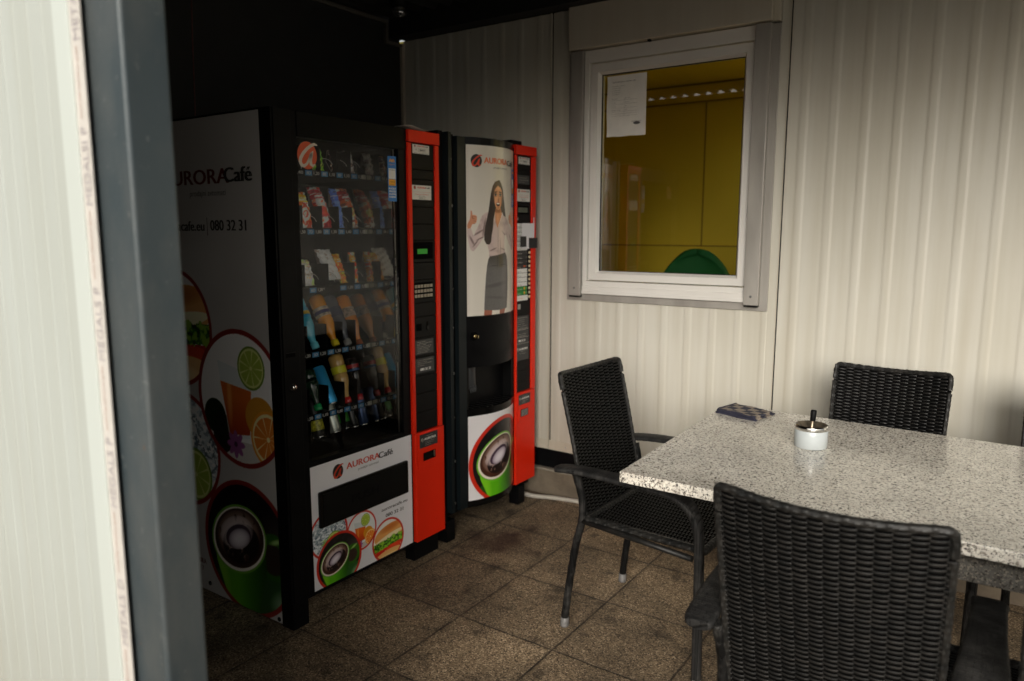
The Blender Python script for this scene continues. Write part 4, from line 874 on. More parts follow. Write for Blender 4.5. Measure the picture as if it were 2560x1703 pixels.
# ------------------------------------------------------------------ coffee machine
km=thing('coffee_vending_machine','coffee vending machine with a curved door and a poster of a smiling woman','vending machine',(-.42,.81,0))
H2=1.83
M_bluish=pm('slate_black_paint',(0.007,0.011,0.013),.42,spec=.2,var=.2,vscale=5)
c=MB(); c.mat(M_black).box(-.80,XF-.03,.440,.470,.1,H2); c.box(-.80,XF-.03,1.115,1.141,.1,H2-.01); c.box(-.80,-.78,.47,1.115,.1,H2-.01); c.box(-.78,-.07,.47,1.115,H2-.03,H2-.01); c.box(-.78,-.09,.47,1.115,.1,.13)
c.box(-.095,-.07,.47,1.115,.13,H2-.03); c.box(-.14,-.08,1.03,1.12,H2-.01,H2+.02)
c.build('cabinet',km,bevel=.003)
for x in (-.11,-.75):
    for y in (.47,1.05): bx('foot',(x,x+.06,y,y+.06,0,.1),M_black,km,.003)
BY0,BY1=.584,.952; BC=.768; BH=.184
def bulge(y): return .055*max(0,1-((y-BC)/BH)**2)
def FC(u,v,w): 
    return (XF+bulge(u)+w,u,v)
def patch(mb,y0,y1,z0,z1,mat,off=0.0,n=28,back=None,flare=None):
    mb.mat(mat); vs=[]
    for i in range(n+1):
        y=y0+(y1-y0)*i/n; a=XF+bulge(y)+off; vs+=[(a,y,z0),(a,y,z1)]
    mb.add(vs,[(2*i,2*i+2,2*i+3,2*i+1) for i in range(n)],True)
    bk=back if back is not None else XF-.05
    for zz,fl in ((z0,0),(z1,1)):
        vs=[]
        for i in range(n+1):
            y=y0+(y1-y0)*i/n; vs+=[(XF+bulge(y)+off,y,zz),(bk,y,zz)]
        mb.add(vs,[(2*i,2*i+1,2*i+3,2*i+2) for i in range(n)],False)
    for y in (y0,y1): mb.add([(XF+bulge(y)+off,y,z0),(bk,y,z0),(bk,y,z1),(XF+bulge(y)+off,y,z1)],[(0,1,2,3)],False)
d=MB()
d.mat(M_bluish).box(-.06,XF-.006,.4775,.4985,.145,H2-.004); d.mat(M_black).box(-.06,XF-.022,.4985,.529,.15,H2-.01); d.mat(M_bluish).box(-.06,XF,.530,.5835,.145,1.813)
patch(d,BY0,BY1,1.783,1.815,M_blackgl,-.001); patch(d,BY0,BY1,1.030,1.783,M_black,-.003); patch(d,BY0,BY1,.800,1.030,M_black,-.0015)
patch(d,BY0,BY1,.574,.606,M_blackgl,.001,back=XF-.05); patch(d,BY0,BY1,.172,.574,M_black,-.003); patch(d,BY0,BY1,.140,.172,M_blackgl,-.001)
d.mat(M_black2)
d.box(-.16,-.15,BY0,BY1,.60,.81); d.box(-.15,XF-.0,BY0-.0,BY0+.012,.606,.80); d.box(-.15,XF-.002,BY1-.012,BY1,.606,.80); d.box(-.15,XF-.05,BY0,BY1,.585,.604); d.box(-.15,XF-.05,BY0,BY1,.802,.82)
d.mat(M_black).box(-.06,XF-.004,.9535,.9665,.145,1.80)
dd=d.build('door',km)
b=MB(); b.mat(pm('cup_bay_plastic',(0.03,0.032,0.034),.35)).lathe([(.030,.69),(.032,.70),(.030,.80)],(-.06,.655,0),(0,0,1),24); b.box(-.14,-.135,.62,.93,.625,.80)
for i in range(4): b.lathe([(.002,0),(.004,.03),(0,.03)],(-.03,.63+.012*i,.675),(0,0,1),8)
b.build('cup_dispenser',dd)
b=MB(); b.mat(M_black2)
# printed cup tray slats
for i in range(9): b.box(-.13,XF+bulge(.62+.035*i)-.01,.615+.035*i,.622+.035*i,.604,.609)
b.build('drip_grille',dd)
b=MB(); b.mat(M_dark); yl,zl=.616,.943
b.lathe([(.020,0),(.020,.003),(.016,.005),(0,.005)],(XF+bulge(yl)-.001,yl,zl),(1,-.3,0),20); b.mat(pm('brass_key',(0.62,0.5,0.28),.2,metal=1.0)).lathe([(.009,.005),(.009,.012),(.006,.014),(0,.014)],(XF+bulge(yl),yl,zl),(1,-.3,0),16); b.box(XF+bulge(yl)+.012,XF+bulge(yl)+.026,yl-.002,yl+.001,zl-.008,zl+.006)
b.build('door_lock',dd)
for z in (1.715,1.52,1.34,1.16,.989,.784,.582,.379,.179):
    b=MB(); b.mat(M_steel); b.lathe([(.0075,0),(.0075,.003),(.004,.006),(0,.006)],(XF-.022,.513,z),(1,0,0),14); b.build('hinge_screw',dd)
# poster
P=Cv(.587,.9505,1.034,1.7825,.0016,(.90,.875,.83)); U,V=P.U,P.V
g_=np.clip((1.6-V)/1.0,0,1); P.A*=(0.95+.06*g_)[...,None]; P.A*=(1-.04*np.abs(np.sin((U-.5)*30)))[...,None]
hair=[(0.755,1.637),(0.731,1.629),(0.716,1.609),(0.706,1.578),(0.699,1.54),(0.692,1.502),(0.684,1.472),(0.674,1.436),(0.668,1.401),(0.668,1.372),(0.679,1.353),(0.697,1.352),(0.706,1.363),(0.71,1.394),(0.718,1.425),(0.722,1.465),(0.73,1.494),(0.753,1.532),(0.782,1.49),(0.796,1.478),(0.817,1.476),(0.809,1.51),(0.799,1.553),(0.791,1.598),(0.778,1.621),(0.765,1.637)]
face=[(0.753,1.614),(0.737,1.603),(0.729,1.592),(0.723,1.571),(0.727,1.541),(0.735,1.522),(0.743,1.510),(0.753,1.505),(0.764,1.510),(0.773,1.521),(0.780,1.537),(0.786,1.571),(0.781,1.592),(.770,1.605)]
neck=[(0.739,1.52),(0.73,1.489),(0.734,1.453),(0.747,1.425),(0.782,1.487),(0.771,1.515)]
arm_l=[(0.688,1.495),(0.670,1.489),(0.657,1.478),(0.648,1.46),(0.642,1.441),(0.626,1.41),(0.618,1.389),(0.611,1.408),(0.605,1.427),(0.59,1.422),(0.588,1.413),(0.59,1.39),(0.594,1.375),(0.600,1.342),(0.604,1.331),(0.610,1.325),(0.616,1.323),(0.628,1.335),(0.645,1.357),(0.657,1.373),(0.675,1.40),(.70,1.45)]
torso=[(0.688,1.495),(0.674,1.413),(0.668,1.396),(0.685,1.351),(0.694,1.317),(0.694,1.296),(0.817,1.305),(0.801,1.339),(0.803,1.365),(0.809,1.393),(0.823,1.437),(0.817,1.476),(0.791,1.487),(0.747,1.429),(0.73,1.484)]
arm_r=[(0.817,1.476),(.835,1.463),(0.848,1.447),(0.866,1.425),(0.881,1.408),(0.881,1.432),(0.909,1.43),(.918,1.40),(0.925,1.375),(.922,1.35),(0.917,1.324),(0.903,1.325),(0.886,1.33),(0.865,1.343),(0.848,1.356),(0.817,1.395),(0.809,1.393)]
hand_l=[(0.605,1.501),(0.610,1.499),(0.612,1.49),(0.613,1.482),(0.626,1.481),(0.632,1.477),(0.633,1.466),(0.631,1.455),(0.628,1.447),(0.620,1.442),(0.611,1.441),(0.607,1.430),(0.603,1.424),(0.591,1.421),(0.590,1.438),(0.596,1.452),(0.601,1.461),(0.604,1.478)]
hand_r=[(0.876,1.504),(0.880,1.50),(0.882,1.487),(.890,1.478),(0.902,1.462),(0.913,1.433),(0.886,1.43),(0.872,1.443),(0.855,1.447),(0.848,1.462),(0.848,1.478),(0.860,1.486),(0.868,1.488)]
skirt=[(0.699,1.299),(0.75,1.304),(0.812,1.314),(0.826,1.297),(0.832,1.27),(0.837,1.199),(0.834,1.12),(0.827,1.057),(0.764,1.052),(0.71,1.054),(0.666,1.058),(0.668,1.10),(0.671,1.15),(0.676,1.21),(0.683,1.26),(0.69,1.287)]
SK=(.80,.54,.38); SKd=(.50,.27,.17); BL=(.80,.72,.70); BLd=(.55,.46,.45)
P.put(P.poly([(0.668,1.06),(0.713,1.06),(0.708,1.03),(0.664,1.03)]),(.60,.33,.24)); P.put(P.poly([(0.764,1.06),(0.814,1.06),(0.800,1.03),(0.762,1.03)]),(.60,.33,.24))
mh=P.poly(hair); P.put(mh,(.17,.10,.065))
P.put(mh*(np.sin(U*900+V*60)>.55),(.27,.17,.11),.45); P.put(mh*P.soft(.735,1.60,.03,.05),(.45,.32,.20),.5); P.put(mh*P.soft(.69,1.43,.02,.09),(.08,.045,.035),.7)
n=vnoise(U,V,40,77)
for pl in (arm_l,arm_r,torso):
    m=P.poly(pl); P.put(m,BL); P.put(m*np.clip((n-.5)*2.2,0,1),BLd,.55)
for (a,b_,r1,r2,ro) in ((.640,1.405,.035,.006,.5),(.650,1.38,.03,.004,.4),(.628,1.36,.03,.004,.9),(.61,1.37,.03,.006,-1.1),(.69,1.40,.03,.004,.3),(.80,1.40,.03,.004,-.6),(.87,1.38,.03,.005,-.9),(.72,1.33,.03,.004,.3),(.77,1.34,.004,.04,.1),(.752,1.37,.0016,.075,0),(.79,1.33,.03,.004,-.2),(.668,1.43,.006,.05,-.2)):
    P.put(P.soft(a,b_,r1,r2,ro)*np.clip(P.poly(arm_l)+P.poly(arm_r)+P.poly(torso),0,1),(.42,.34,.33),.85)
P.put(P.soft(.78,1.38,.03,.09),(.93,.86,.80),.5)
P.put(P.poly([(.730,1.484),(.747,1.429),(.755,1.445),(.737,1.497)]),(.90,.86,.84)); P.put(P.poly([(.791,1.487),(.747,1.429),(.760,1.44),(.784,1.497)]),(.88,.83,.81)); 
P.put(P.poly(neck),SK); P.put(P.soft(.752,1.503,.03,.014),SKd,.85); P.put(P.soft(.75,1.47,.012,.03),(.92,.68,.50),.5)
hl=[(0.730,1.494),(0.722,1.465),(0.718,1.425),(0.71,1.394),(0.706,1.363),(0.697,1.352),(0.679,1.353),(0.668,1.372),(0.668,1.401),(0.674,1.436),(0.684,1.472),(0.692,1.502),(.70,1.54),(.73,1.54)]
m=P.poly(hl); P.put(m,(.13,.075,.05)); P.put(m*(np.sin(U*1100+V*90)>.5),(.22,.13,.09),.5)
P.put(P.poly([(.795,1.48),(.817,1.476),(.809,1.51),(.799,1.55),(.785,1.53)]),(.14,.085,.06))
mf=P.poly(face); P.put(mf,SK); P.put(mf*P.soft(.737,1.545,.018,.05),(.93,.70,.54),.6); P.put(mf*P.soft(.784,1.55,.012,.06),SKd,.7); P.put(mf*P.soft(.724,1.55,.006,.05),SKd,.5); P.put(mf*P.soft(.755,1.602,.02,.012),(.92,.70,.54),.6)
for ex in (.7355,.769):
    P.put(P.soft(ex,1.5725,.013,.010),(.36,.19,.12),.9); P.put(P.ell(ex,1.5715,.0078,.0038),(.80,.74,.70)); P.put(P.ell(ex,1.5718,.0046,.0042),(.06,.03,.03)); P.put(P.ell(ex,1.5760,.0095,.0020),(.06,.03,.02)); P.put(P.ell(ex,1.5845,.0115,.0026,.12 if ex<.75 else -.12),(.12,.06,.04))
P.put(P.soft(.755,1.550,.0065,.013),(.55,.31,.20),.8); P.put(P.ell(.7515,1.549,.0012,.001),(.4,.2,.15)); P.put(P.ell(.757,1.549,.0012,.001),(.4,.2,.15)); P.put(P.soft(.7515,1.556,.002,.012),(.97,.78,.62),.6)
P.put(P.ell(.7525,1.531,.0140,.0098),(.60,.18,.15)); P.put(P.ell(.7525,1.5300,.0110,.0068),(.15,.03,.03)); P.put(P.ell(.7525,1.5340,.0108,.0030),(.97,.95,.92)); P.put(P.soft(.7525,1.515,.012,.004),SKd,.5)
for pl,cx in ((hand_l,.61),(hand_r,.87)):
    m=P.poly(pl); P.put(m,(.80,.54,.40)); P.put(m*np.clip((U-cx)/.02,0,1),(.88,.64,.50),.5)
for i in range(4): P.put(P.ell(.624,1.4735-.0092*i,.010,.0010,-.08)*P.poly(hand_l),(.45,.24,.16)); 
P.put(P.ell(.613,1.471,.0012,.008,.2),(.45,.24,.16),.8)
for i in range(3): P.put(P.ell(.858,1.472-.010*i,.008,.0010,.1)*P.poly(hand_r),(.45,.24,.16))
m=P.poly(skirt); P.put(m,(.34,.33,.33)); P.put(m*(vnoise(U,V,260,5,2)>.5),(.39,.38,.37),.5); P.put(m*np.clip((V-1.24)/.05,0,1),(.22,.20,.18),.7); P.put(m*(np.abs(U-.748)<.0015)*(V>1.25),(.12,.11,.1),.8)
P.put(m*P.soft(.75,1.17,.1,.012,.1),(.25,.24,.24),.8); P.put(m*P.soft(.75,1.11,.1,.008,-.1),(.27,.26,.26),.7); P.put(m*P.soft(.80,1.18,.03,.12),(.42,.41,.40),.5); P.put(m*((np.abs(U-.775)<.014)&(V>1.25)),(.30,.26,.16),.6)
P.put(P.rect(.71,.75,1.255,1.258)+P.rect(.775,.815,1.258,1.261),(.15,.14,.13),.8)
P.sheet('poster',lambda u,v,w:FC(u,v,.0005),V_poster,dd)
t=MB(); FCt=lambda u,v,w:FC(u,v,.0008+w)
logo_a(t,.6315,1.7155,.028,FCt,M_blackp,M_redp); text(t,'AURORA',.668,1.707,.0255,.158,FCt,M_orangep,bold=.0012); text(t,'Café',.827,1.7055,.0235,.080,FCt,M_blackp,bold=.0015,w=.0014); text(t,'prodajni avtomati',.722,1.6865,.0095,.105,FCt,M_greyp,shear=.15)
t.build('poster_lettering',dd)
blue_sticker(.893,.933,1.522,1.697,'blue_sticker',dd,lambda u,v,w:FC(u,v,.0012+w))
L=Cv(.587,.9505,.1725,.5735,.0016,(.90,.89,.90)); art_ring(L,.800,.335,.212,art_coffee,.085)
L.sheet('lower_print',lambda u,v,w:FC(u,v,.0005),V_poster,dd)
# control column
cc=MB(); cc.mat(M_red); cc.box(-.06,XF+.010,.967,1.1445,1.7725,1.8165); cc.box(-.06,XF+.007,.967,.9785,.613,1.770); cc.box(-.06,XF+.007,1.1055,1.1435,.613,1.770); cc.box(-.06,XF+.007,.9685,1.1425,.139,.6105)
cc=cc.build('control_column',km,bevel=.0025)
b=MB(); b.mat(M_red).box(XF+.007,XF+.0105,.9835,1.1165,.457,.6085); b.build('coin_return_panel',cc,bevel=.002)
b=MB(); b.mat(M_black2); zs=[1.770,1.70,1.625,1.545,1.49,1.325,1.235,1.078,1.0,.77,.72,.665,.615]
for a,q in zip(zs,zs[1:]): b.box(-.05,XF+.001,.9795,1.1045,q+.001,a-.001)
b.mat(M_dark).box(-.05,XF-.003,.9795,1.1045,.615,1.77); b.build('control_panel',cc)
CQ=onx(XF+.001)
label(cc,'machine_number_label',.995,1.090,1.729,1.7625,CQ,'top'); label(cc,'operator_label',.9835,1.0955,1.553,1.611,CQ,'big'); label(cc,'instruction_label',.981,1.088,.772,.995,CQ,'tall'); label(cc,'company_label',.985,1.0905,.5485,.600,onx(XF+.0105),'aur')
b=MB(); quad(b,.985,1.09,1.635,1.678,CQ,pm('charcoal_label',(0.025,0.027,0.028),.45),.0008)
for i,s in enumerate(('izberi pijaco in dodatke','vstavi kovance ali uporabi APP','zadnja vrstica')): text(b,s,1.0,1.664-.0105*i,.0035,(.065,.08,.045)[i],CQ,M_lettering,.0012)
b.build('hint_label',cc)
b=MB(); b.mat(M_dark).box(XF+.001,XF+.003,.985,1.082,1.494,1.532); b.mat(pm('grey_lcd',(0.09,0.10,0.075),.25)).box(XF+.003,XF+.0034,.991,1.073,1.501,1.524); b.build('display',cc)
Mb=pm('cream_button',(0.60,0.52,0.34),.4); zz=1.4475; pitch_=.0218; names=['Espresso','Espresso dolg','Kapucino','Bela kava','Caj','Cokolada','Kava kratka','Mleko toplo','Čaj Zeliščni','Kava','Espresso','Makiato','Kakav','Voda topla','Kava z mlekom','Dekaf','Vroca cokolada','Dodatni sladkor']
for i in range(17):
    z1=zz-i*.0219; z0=z1-.0200; sel=MB()
    colm=M_whitep if i<6 else (pm('selection_black',(0.02,0.02,0.02),.4) if i<10 else M_whitep if i<14 else pm('selection_green',(0.01,0.22,0.03),.4) if i<16 else M_whitep)
    quad(sel,.9798,1.0725 if i<16 else 1.079,z0 if i<16 else z0-.006,z1,CQ,colm,.0009)
    lm=M_greyp if colm is M_whitep else M_whitepap
    text(sel,names[i],.9825,z0+.004,.0050,.020+.0022*(len(names[i])),CQ,lm if i<16 else M_orangep,.0012); text(sel,str(i+1),1.064,z0+.008,.005,.003 if i<9 else .006,CQ,lm,.0012)
    if i in (14,15): disc(sel,1.048,z0+.010,.006,.0075,CQ,pm('sticker_yellow',(0.80,0.36,0.01),.4),.0012)
    if i==9: quad(sel,1.040,1.058,z0+.006,z0+.013,CQ,M_orangep,.0012)
    sel.build('drink_label',cc)
    if i>5 or i==0: btn=MB(); btn.mat(Mb).lathe([(.0072,0),(.0072,.003),(.005,.0045),(0,.0045)],(XF+.001,1.0925,z0+.010),(1,0,0),16); btn.build('selection_button',cc)
b=MB(); b.mat(M_steel).lathe([(.008,0),(.008,.004),(0,.005)],(XF+.001,.986,1.470),(1,0,0),16); b.build('coin_button',cc)
b=MB(); b.mat(pm('steel_slot',(0.30,0.30,0.28),.4)).box(XF+.001,XF+.0025,.991,1.014,1.03,1.055); b.build('coin_slot',cc)
b=MB(); b.mat(M_dark).box(XF+.0105,XF+.0112,1.006,1.073,.486,.523); b.mat(pm('slat_grey',(0.22,0.21,0.2),.4))
for i in range(6): b.box(XF+.0112,XF+.0125,1.010,1.069,.489+.0056*i,.4925+.0056*i)
b.build('coin_return',cc)
# sheet taped over the buttons
b=MB(); b.mat(pm('bright_paper',(0.74,0.73,0.76),.6)); px_=XF+.0125
b.box(px_,px_+.0008,1.010,1.119,1.378,1.449); b.box(px_,px_+.0008,1.050,1.070,1.333,1.378); b.box(px_,px_+.0007,1.006,1.075,1.3255,1.333); b.box(px_,px_+.0008,1.112,1.118,1.449,1.478)
pp=b.build('paper_note',origin=(px_,1.06,1.33)); tag(pp,'white sheet of paper taped over the drink buttons of the coffee machine','paper')
tp=thing('adhesive_tape','two strips of black adhesive tape holding the white sheet on the coffee machine','tape',(px_,1.06,1.33))
M_tape=pm('black_tape',(0.010,0.010,0.011),.45,bump=.4,bscale=120)
for a,b2,c2,d2 in ((.994,1.0465,1.335,1.386),(1.072,1.146,1.327,1.377)):
    b=MB(); b.mat(M_tape).box(px_+.0009,px_+.002,a,b2,c2,d2); b.build('strip',tp,bevel=.0008)
# ------------------------------------------------------------------ table
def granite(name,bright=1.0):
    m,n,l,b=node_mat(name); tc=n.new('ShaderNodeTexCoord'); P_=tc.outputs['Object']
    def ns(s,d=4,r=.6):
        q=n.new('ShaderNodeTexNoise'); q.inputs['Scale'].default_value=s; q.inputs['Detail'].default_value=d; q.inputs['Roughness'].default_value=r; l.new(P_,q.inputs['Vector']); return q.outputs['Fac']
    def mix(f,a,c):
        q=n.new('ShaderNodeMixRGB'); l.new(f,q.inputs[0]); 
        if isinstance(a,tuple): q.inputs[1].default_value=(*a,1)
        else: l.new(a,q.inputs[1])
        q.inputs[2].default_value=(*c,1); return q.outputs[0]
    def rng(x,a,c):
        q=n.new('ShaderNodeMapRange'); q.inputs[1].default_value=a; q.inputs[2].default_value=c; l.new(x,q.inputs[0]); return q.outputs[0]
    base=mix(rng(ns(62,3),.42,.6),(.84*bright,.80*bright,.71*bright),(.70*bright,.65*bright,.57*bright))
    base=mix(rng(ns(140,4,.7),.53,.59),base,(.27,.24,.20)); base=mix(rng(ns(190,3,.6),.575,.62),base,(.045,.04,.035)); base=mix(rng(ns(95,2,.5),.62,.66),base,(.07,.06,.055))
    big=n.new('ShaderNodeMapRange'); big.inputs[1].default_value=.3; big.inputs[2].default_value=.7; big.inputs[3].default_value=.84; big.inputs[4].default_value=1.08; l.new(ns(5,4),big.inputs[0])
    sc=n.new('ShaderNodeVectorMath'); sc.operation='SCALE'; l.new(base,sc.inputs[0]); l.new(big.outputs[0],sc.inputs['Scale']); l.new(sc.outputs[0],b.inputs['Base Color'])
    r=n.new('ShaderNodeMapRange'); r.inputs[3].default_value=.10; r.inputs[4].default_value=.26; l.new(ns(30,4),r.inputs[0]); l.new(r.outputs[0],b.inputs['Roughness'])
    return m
M_gran=granite('polished_granite'); M_gran2=granite('granite_apron_shaded',.16)  # apron granite darkened, the shade under the top is in its colour
tb=thing('granite_table','long table with a speckled light granite top on black legs','table',(2.0,.28,0))
b=MB(); b.mat(M_gran); q=[(1.133,-.197),(2.95,-.205),(2.95,.690),(1.110,.778)]
b.add([(x,y,.718) for x,y in q]+[(x,y,.75) for x,y in q],[(3,2,1,0),(4,5,6,7)]+[(i,(i+1)%4,4+(i+1)%4,4+i) for i in range(4)],False); b.build('tabletop',tb,bevel=.003)
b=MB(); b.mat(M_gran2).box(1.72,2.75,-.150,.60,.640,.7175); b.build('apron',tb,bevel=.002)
M_leg=pm('black_table_leg',(0.012,0.012,0.012),.45)
for x,y in ((2.62,-.02),(1.86,.22),(2.62,.52)):
    b=MB(); b.mat(M_leg).box(x-.035,x+.035,y-.035,y+.035,0,.6395); b.build('leg',tb,bevel=.006)
b=MB(); b.mat(M_leg).box(2.655,2.70,-.10,.60,.02,.06); b.build('foot_bar',tb,bevel=.004)
# ------------------------------------------------------------------ woven armchairs
def wick(name,col,rough=.42):
    m,n,l,b=node_mat(name); tc=n.new('ShaderNodeTexCoord')
    nz=n.new('ShaderNodeTexNoise'); nz.inputs['Scale'].default_value=38; nz.inputs['Detail'].default_value=5; l.new(tc.outputs['Object'],nz.inputs['Vector'])
    r=n.new('ShaderNodeValToRGB'); e=r.color_ramp.elements; e[0].position=.35; e[0].color=(col[0]*.55,col[1]*.6,col[2]*.6,1); e[1].position=.72; e[1].color=(col[0]*1.5,col[1]*1.45,col[2]*1.35,1); l.new(nz.outputs['Fac'],r.inputs[0]); l.new(r.outputs[0],b.inputs['Base Color'])
    b.inputs['Roughness'].default_value=rough; b.inputs['Specular IOR Level'].default_value=.30
    mp=n.new('ShaderNodeMapping'); mp.inputs['Scale'].default_value=(60,60,900); l.new(tc.outputs['Object'],mp.inputs['Vector'])
    n2=n.new('ShaderNodeTexNoise'); n2.inputs['Scale'].default_value=1; n2.inputs['Detail'].default_value=2; l.new(mp.outputs[0],n2.inputs['Vector'])
    bp=n.new('ShaderNodeBump'); bp.inputs['Strength'].default_value=.35; bp.inputs['Distance'].default_value=.001; l.new(n2.outputs['Fac'],bp.inputs['Height']); l.new(bp.outputs[0],b.inputs['Normal'])
    return m
M_wick=wick('black_woven_plastic',(0.0135,0.0127,0.0122)); M_gapshade=pm('weave_gap_shade',(0.002,0.002,0.002),.8,spec=.04)  # black for a sheet added inside the weave so its gaps look dark
M_cap=pm('grey_foot_cap',(0.14,0.135,0.13),.5,var=.3,vscale=60)
def checkwrap(name,k=1.0):
    m,n,l,b=node_mat(name); tc=n.new('ShaderNodeTexCoord')
    ck=n.new('ShaderNodeTexBrick'); ck.inputs['Scale'].default_value=70; ck.inputs['Brick Width'].default_value=1.6; ck.inputs['Row Height'].default_value=.6; ck.inputs['Mortar Size'].default_value=.08; ck.inputs['Mortar Smooth'].default_value=1
    ck.inputs['Color1'].default_value=(.008*k,.008*k,.008*k,1); ck.inputs['Color2'].default_value=(.018*k,.0175*k,.017*k,1); ck.inputs['Mortar'].default_value=(.004,.004,.004,1)
    l.new(tc.outputs['Object'],ck.inputs['Vector'])
    nz=n.new('ShaderNodeTexNoise'); nz.inputs['Scale'].default_value=22; nz.inputs['Detail'].default_value=5; l.new(tc.outputs['Object'],nz.inputs['Vector'])
    mx=n.new('ShaderNodeMixRGB'); mx.blend_type='ADD'; r=n.new('ShaderNodeMapRange'); r.inputs[1].default_value=.5; r.inputs[2].default_value=.8; r.inputs[3].default_value=0; r.inputs[4].default_value=.8; l.new(nz.outputs['Fac'],r.inputs[0]); l.new(r.outputs[0],mx.inputs[0]); l.new(ck.outputs['Color'],mx.inputs[1]); mx.inputs[2].default_value=(.05,.047,.043,1)
    l.new(mx.outputs[0],b.inputs['Base Color']); b.inputs['Roughness'].default_value=.5; b.inputs['Specular IOR Level'].default_value=.14
    bp=n.new('ShaderNodeBump'); bp.inputs['Strength'].default_value=.7; bp.inputs['Distance'].default_value=.002; bp.invert=True; l.new(ck.outputs['Fac'],bp.inputs['Height']); l.new(bp.outputs[0],b.inputs['Normal'])
    return m
M_tick=wick('woven_band_highlight',(0.022,0.0215,0.021),.4)
M_wrap=checkwrap('black_wrapped_band',.45); M_arm=checkwrap('worn_sunlit_band',1.7)  # armrest band lighter for wear and for sunlight put into its colour
def weave(mb,pos,nrm,ncol,nrow,half_h,thk,amp,sub=5,edge=0.0):
    """flat strands running along u over and under ncol stakes"""
    cs=[(-1,0),(-.6,.85),(.6,.85),(1,0),(.6,-.85),(-.6,-.85)]
    mb.mat(M_wick); n=ncol*sub
    for r in range(nrow):
        v=(r+.5)/nrow; vs=[]
        jit=random.uniform(-.22,.22); ph=random.uniform(-.06,.06); am=random.uniform(.88,1.1)
        for i in range(n+1):
            u=i/n; c=math.sin(PI*(u*ncol+.5)+PI*r+ph)*am ; c=max(-1,min(1,c*1.9))
            p=pos(u,v+jit/nrow*.5); N=nrm(u,v); Dv=(pos(u,min(1,v+.01))-pos(u,max(0,v-.01))).normalized()
            hh=half_h*(.86+.14*abs(c))
            for a,b_ in cs: vs.append(p+N*(c*amp+b_*thk)+Dv*(a*hh))
        k=len(cs)
        mb.add(vs,[(i*k+j,i*k+(j+1)%k,(i+1)*k+(j+1)%k,(i+1)*k+j) for i in range(n) for j in range(k)],True)
def sheet(mb,pos,nrm,off,mat,nu=12,nv=8,m=0.0):
    mb.mat(mat)
    for s in (off,-off):
        vs=[pos(m+(1-2*m)*i/nu,m+(1-2*m)*j/nv)+nrm(i/nu,j/nv)*s for j in range(nv+1) for i in range(nu+1)]
        mb.add(vs,[(j*(nu+1)+i,j*(nu+1)+i+1,(j+1)*(nu+1)+i+1,(j+1)*(nu+1)+i) for j in range(nv) for i in range(nu)],True)
def rim(mb,path,r=.0105,n=None,flat=1.0):
    """border wrapped by bands of flat strand"""
    P=[Vector(p) for p in path]; L=[0]
    for a,b_ in zip(P,P[1:]): L.append(L[-1]+(b_-a).length)
    tot=L[-1]; N=int(tot/.0042); pts=[]
    for k in range(N+1):
        s=tot*k/N; i=0
        while i<len(L)-2 and L[i+1]<s: i+=1
        t=(s-L[i])/max(1e-6,L[i+1]-L[i]); pts.append(P[i].lerp(P[i+1],t))
    prof=[]
    S_=16
    def raised(k,j):
        strip=j//2; return ((k+strip*4)%8)<2
    for k in range(N+1):
        pr=[]
        for j in range(S_):
            a=2*PI*j/S_; rr=r*(1.10 if raised(k,j) else 1.0)*(1 if j%2 else .93); pr.append((rr*math.cos(a),rr*math.sin(a)*flat))
        prof.append(pr)
    mb.mat(M_wick); o0=len(mb.f); mb.sweep(pts,prof,smooth=False,up=Vector((0,1,0)))
    mb.mat(M_tick); mi=mb.cur
    for q in range(N):
        for j in range(S_):
            if raised(q,j): mb.m[o0+q*S_+j]=mi
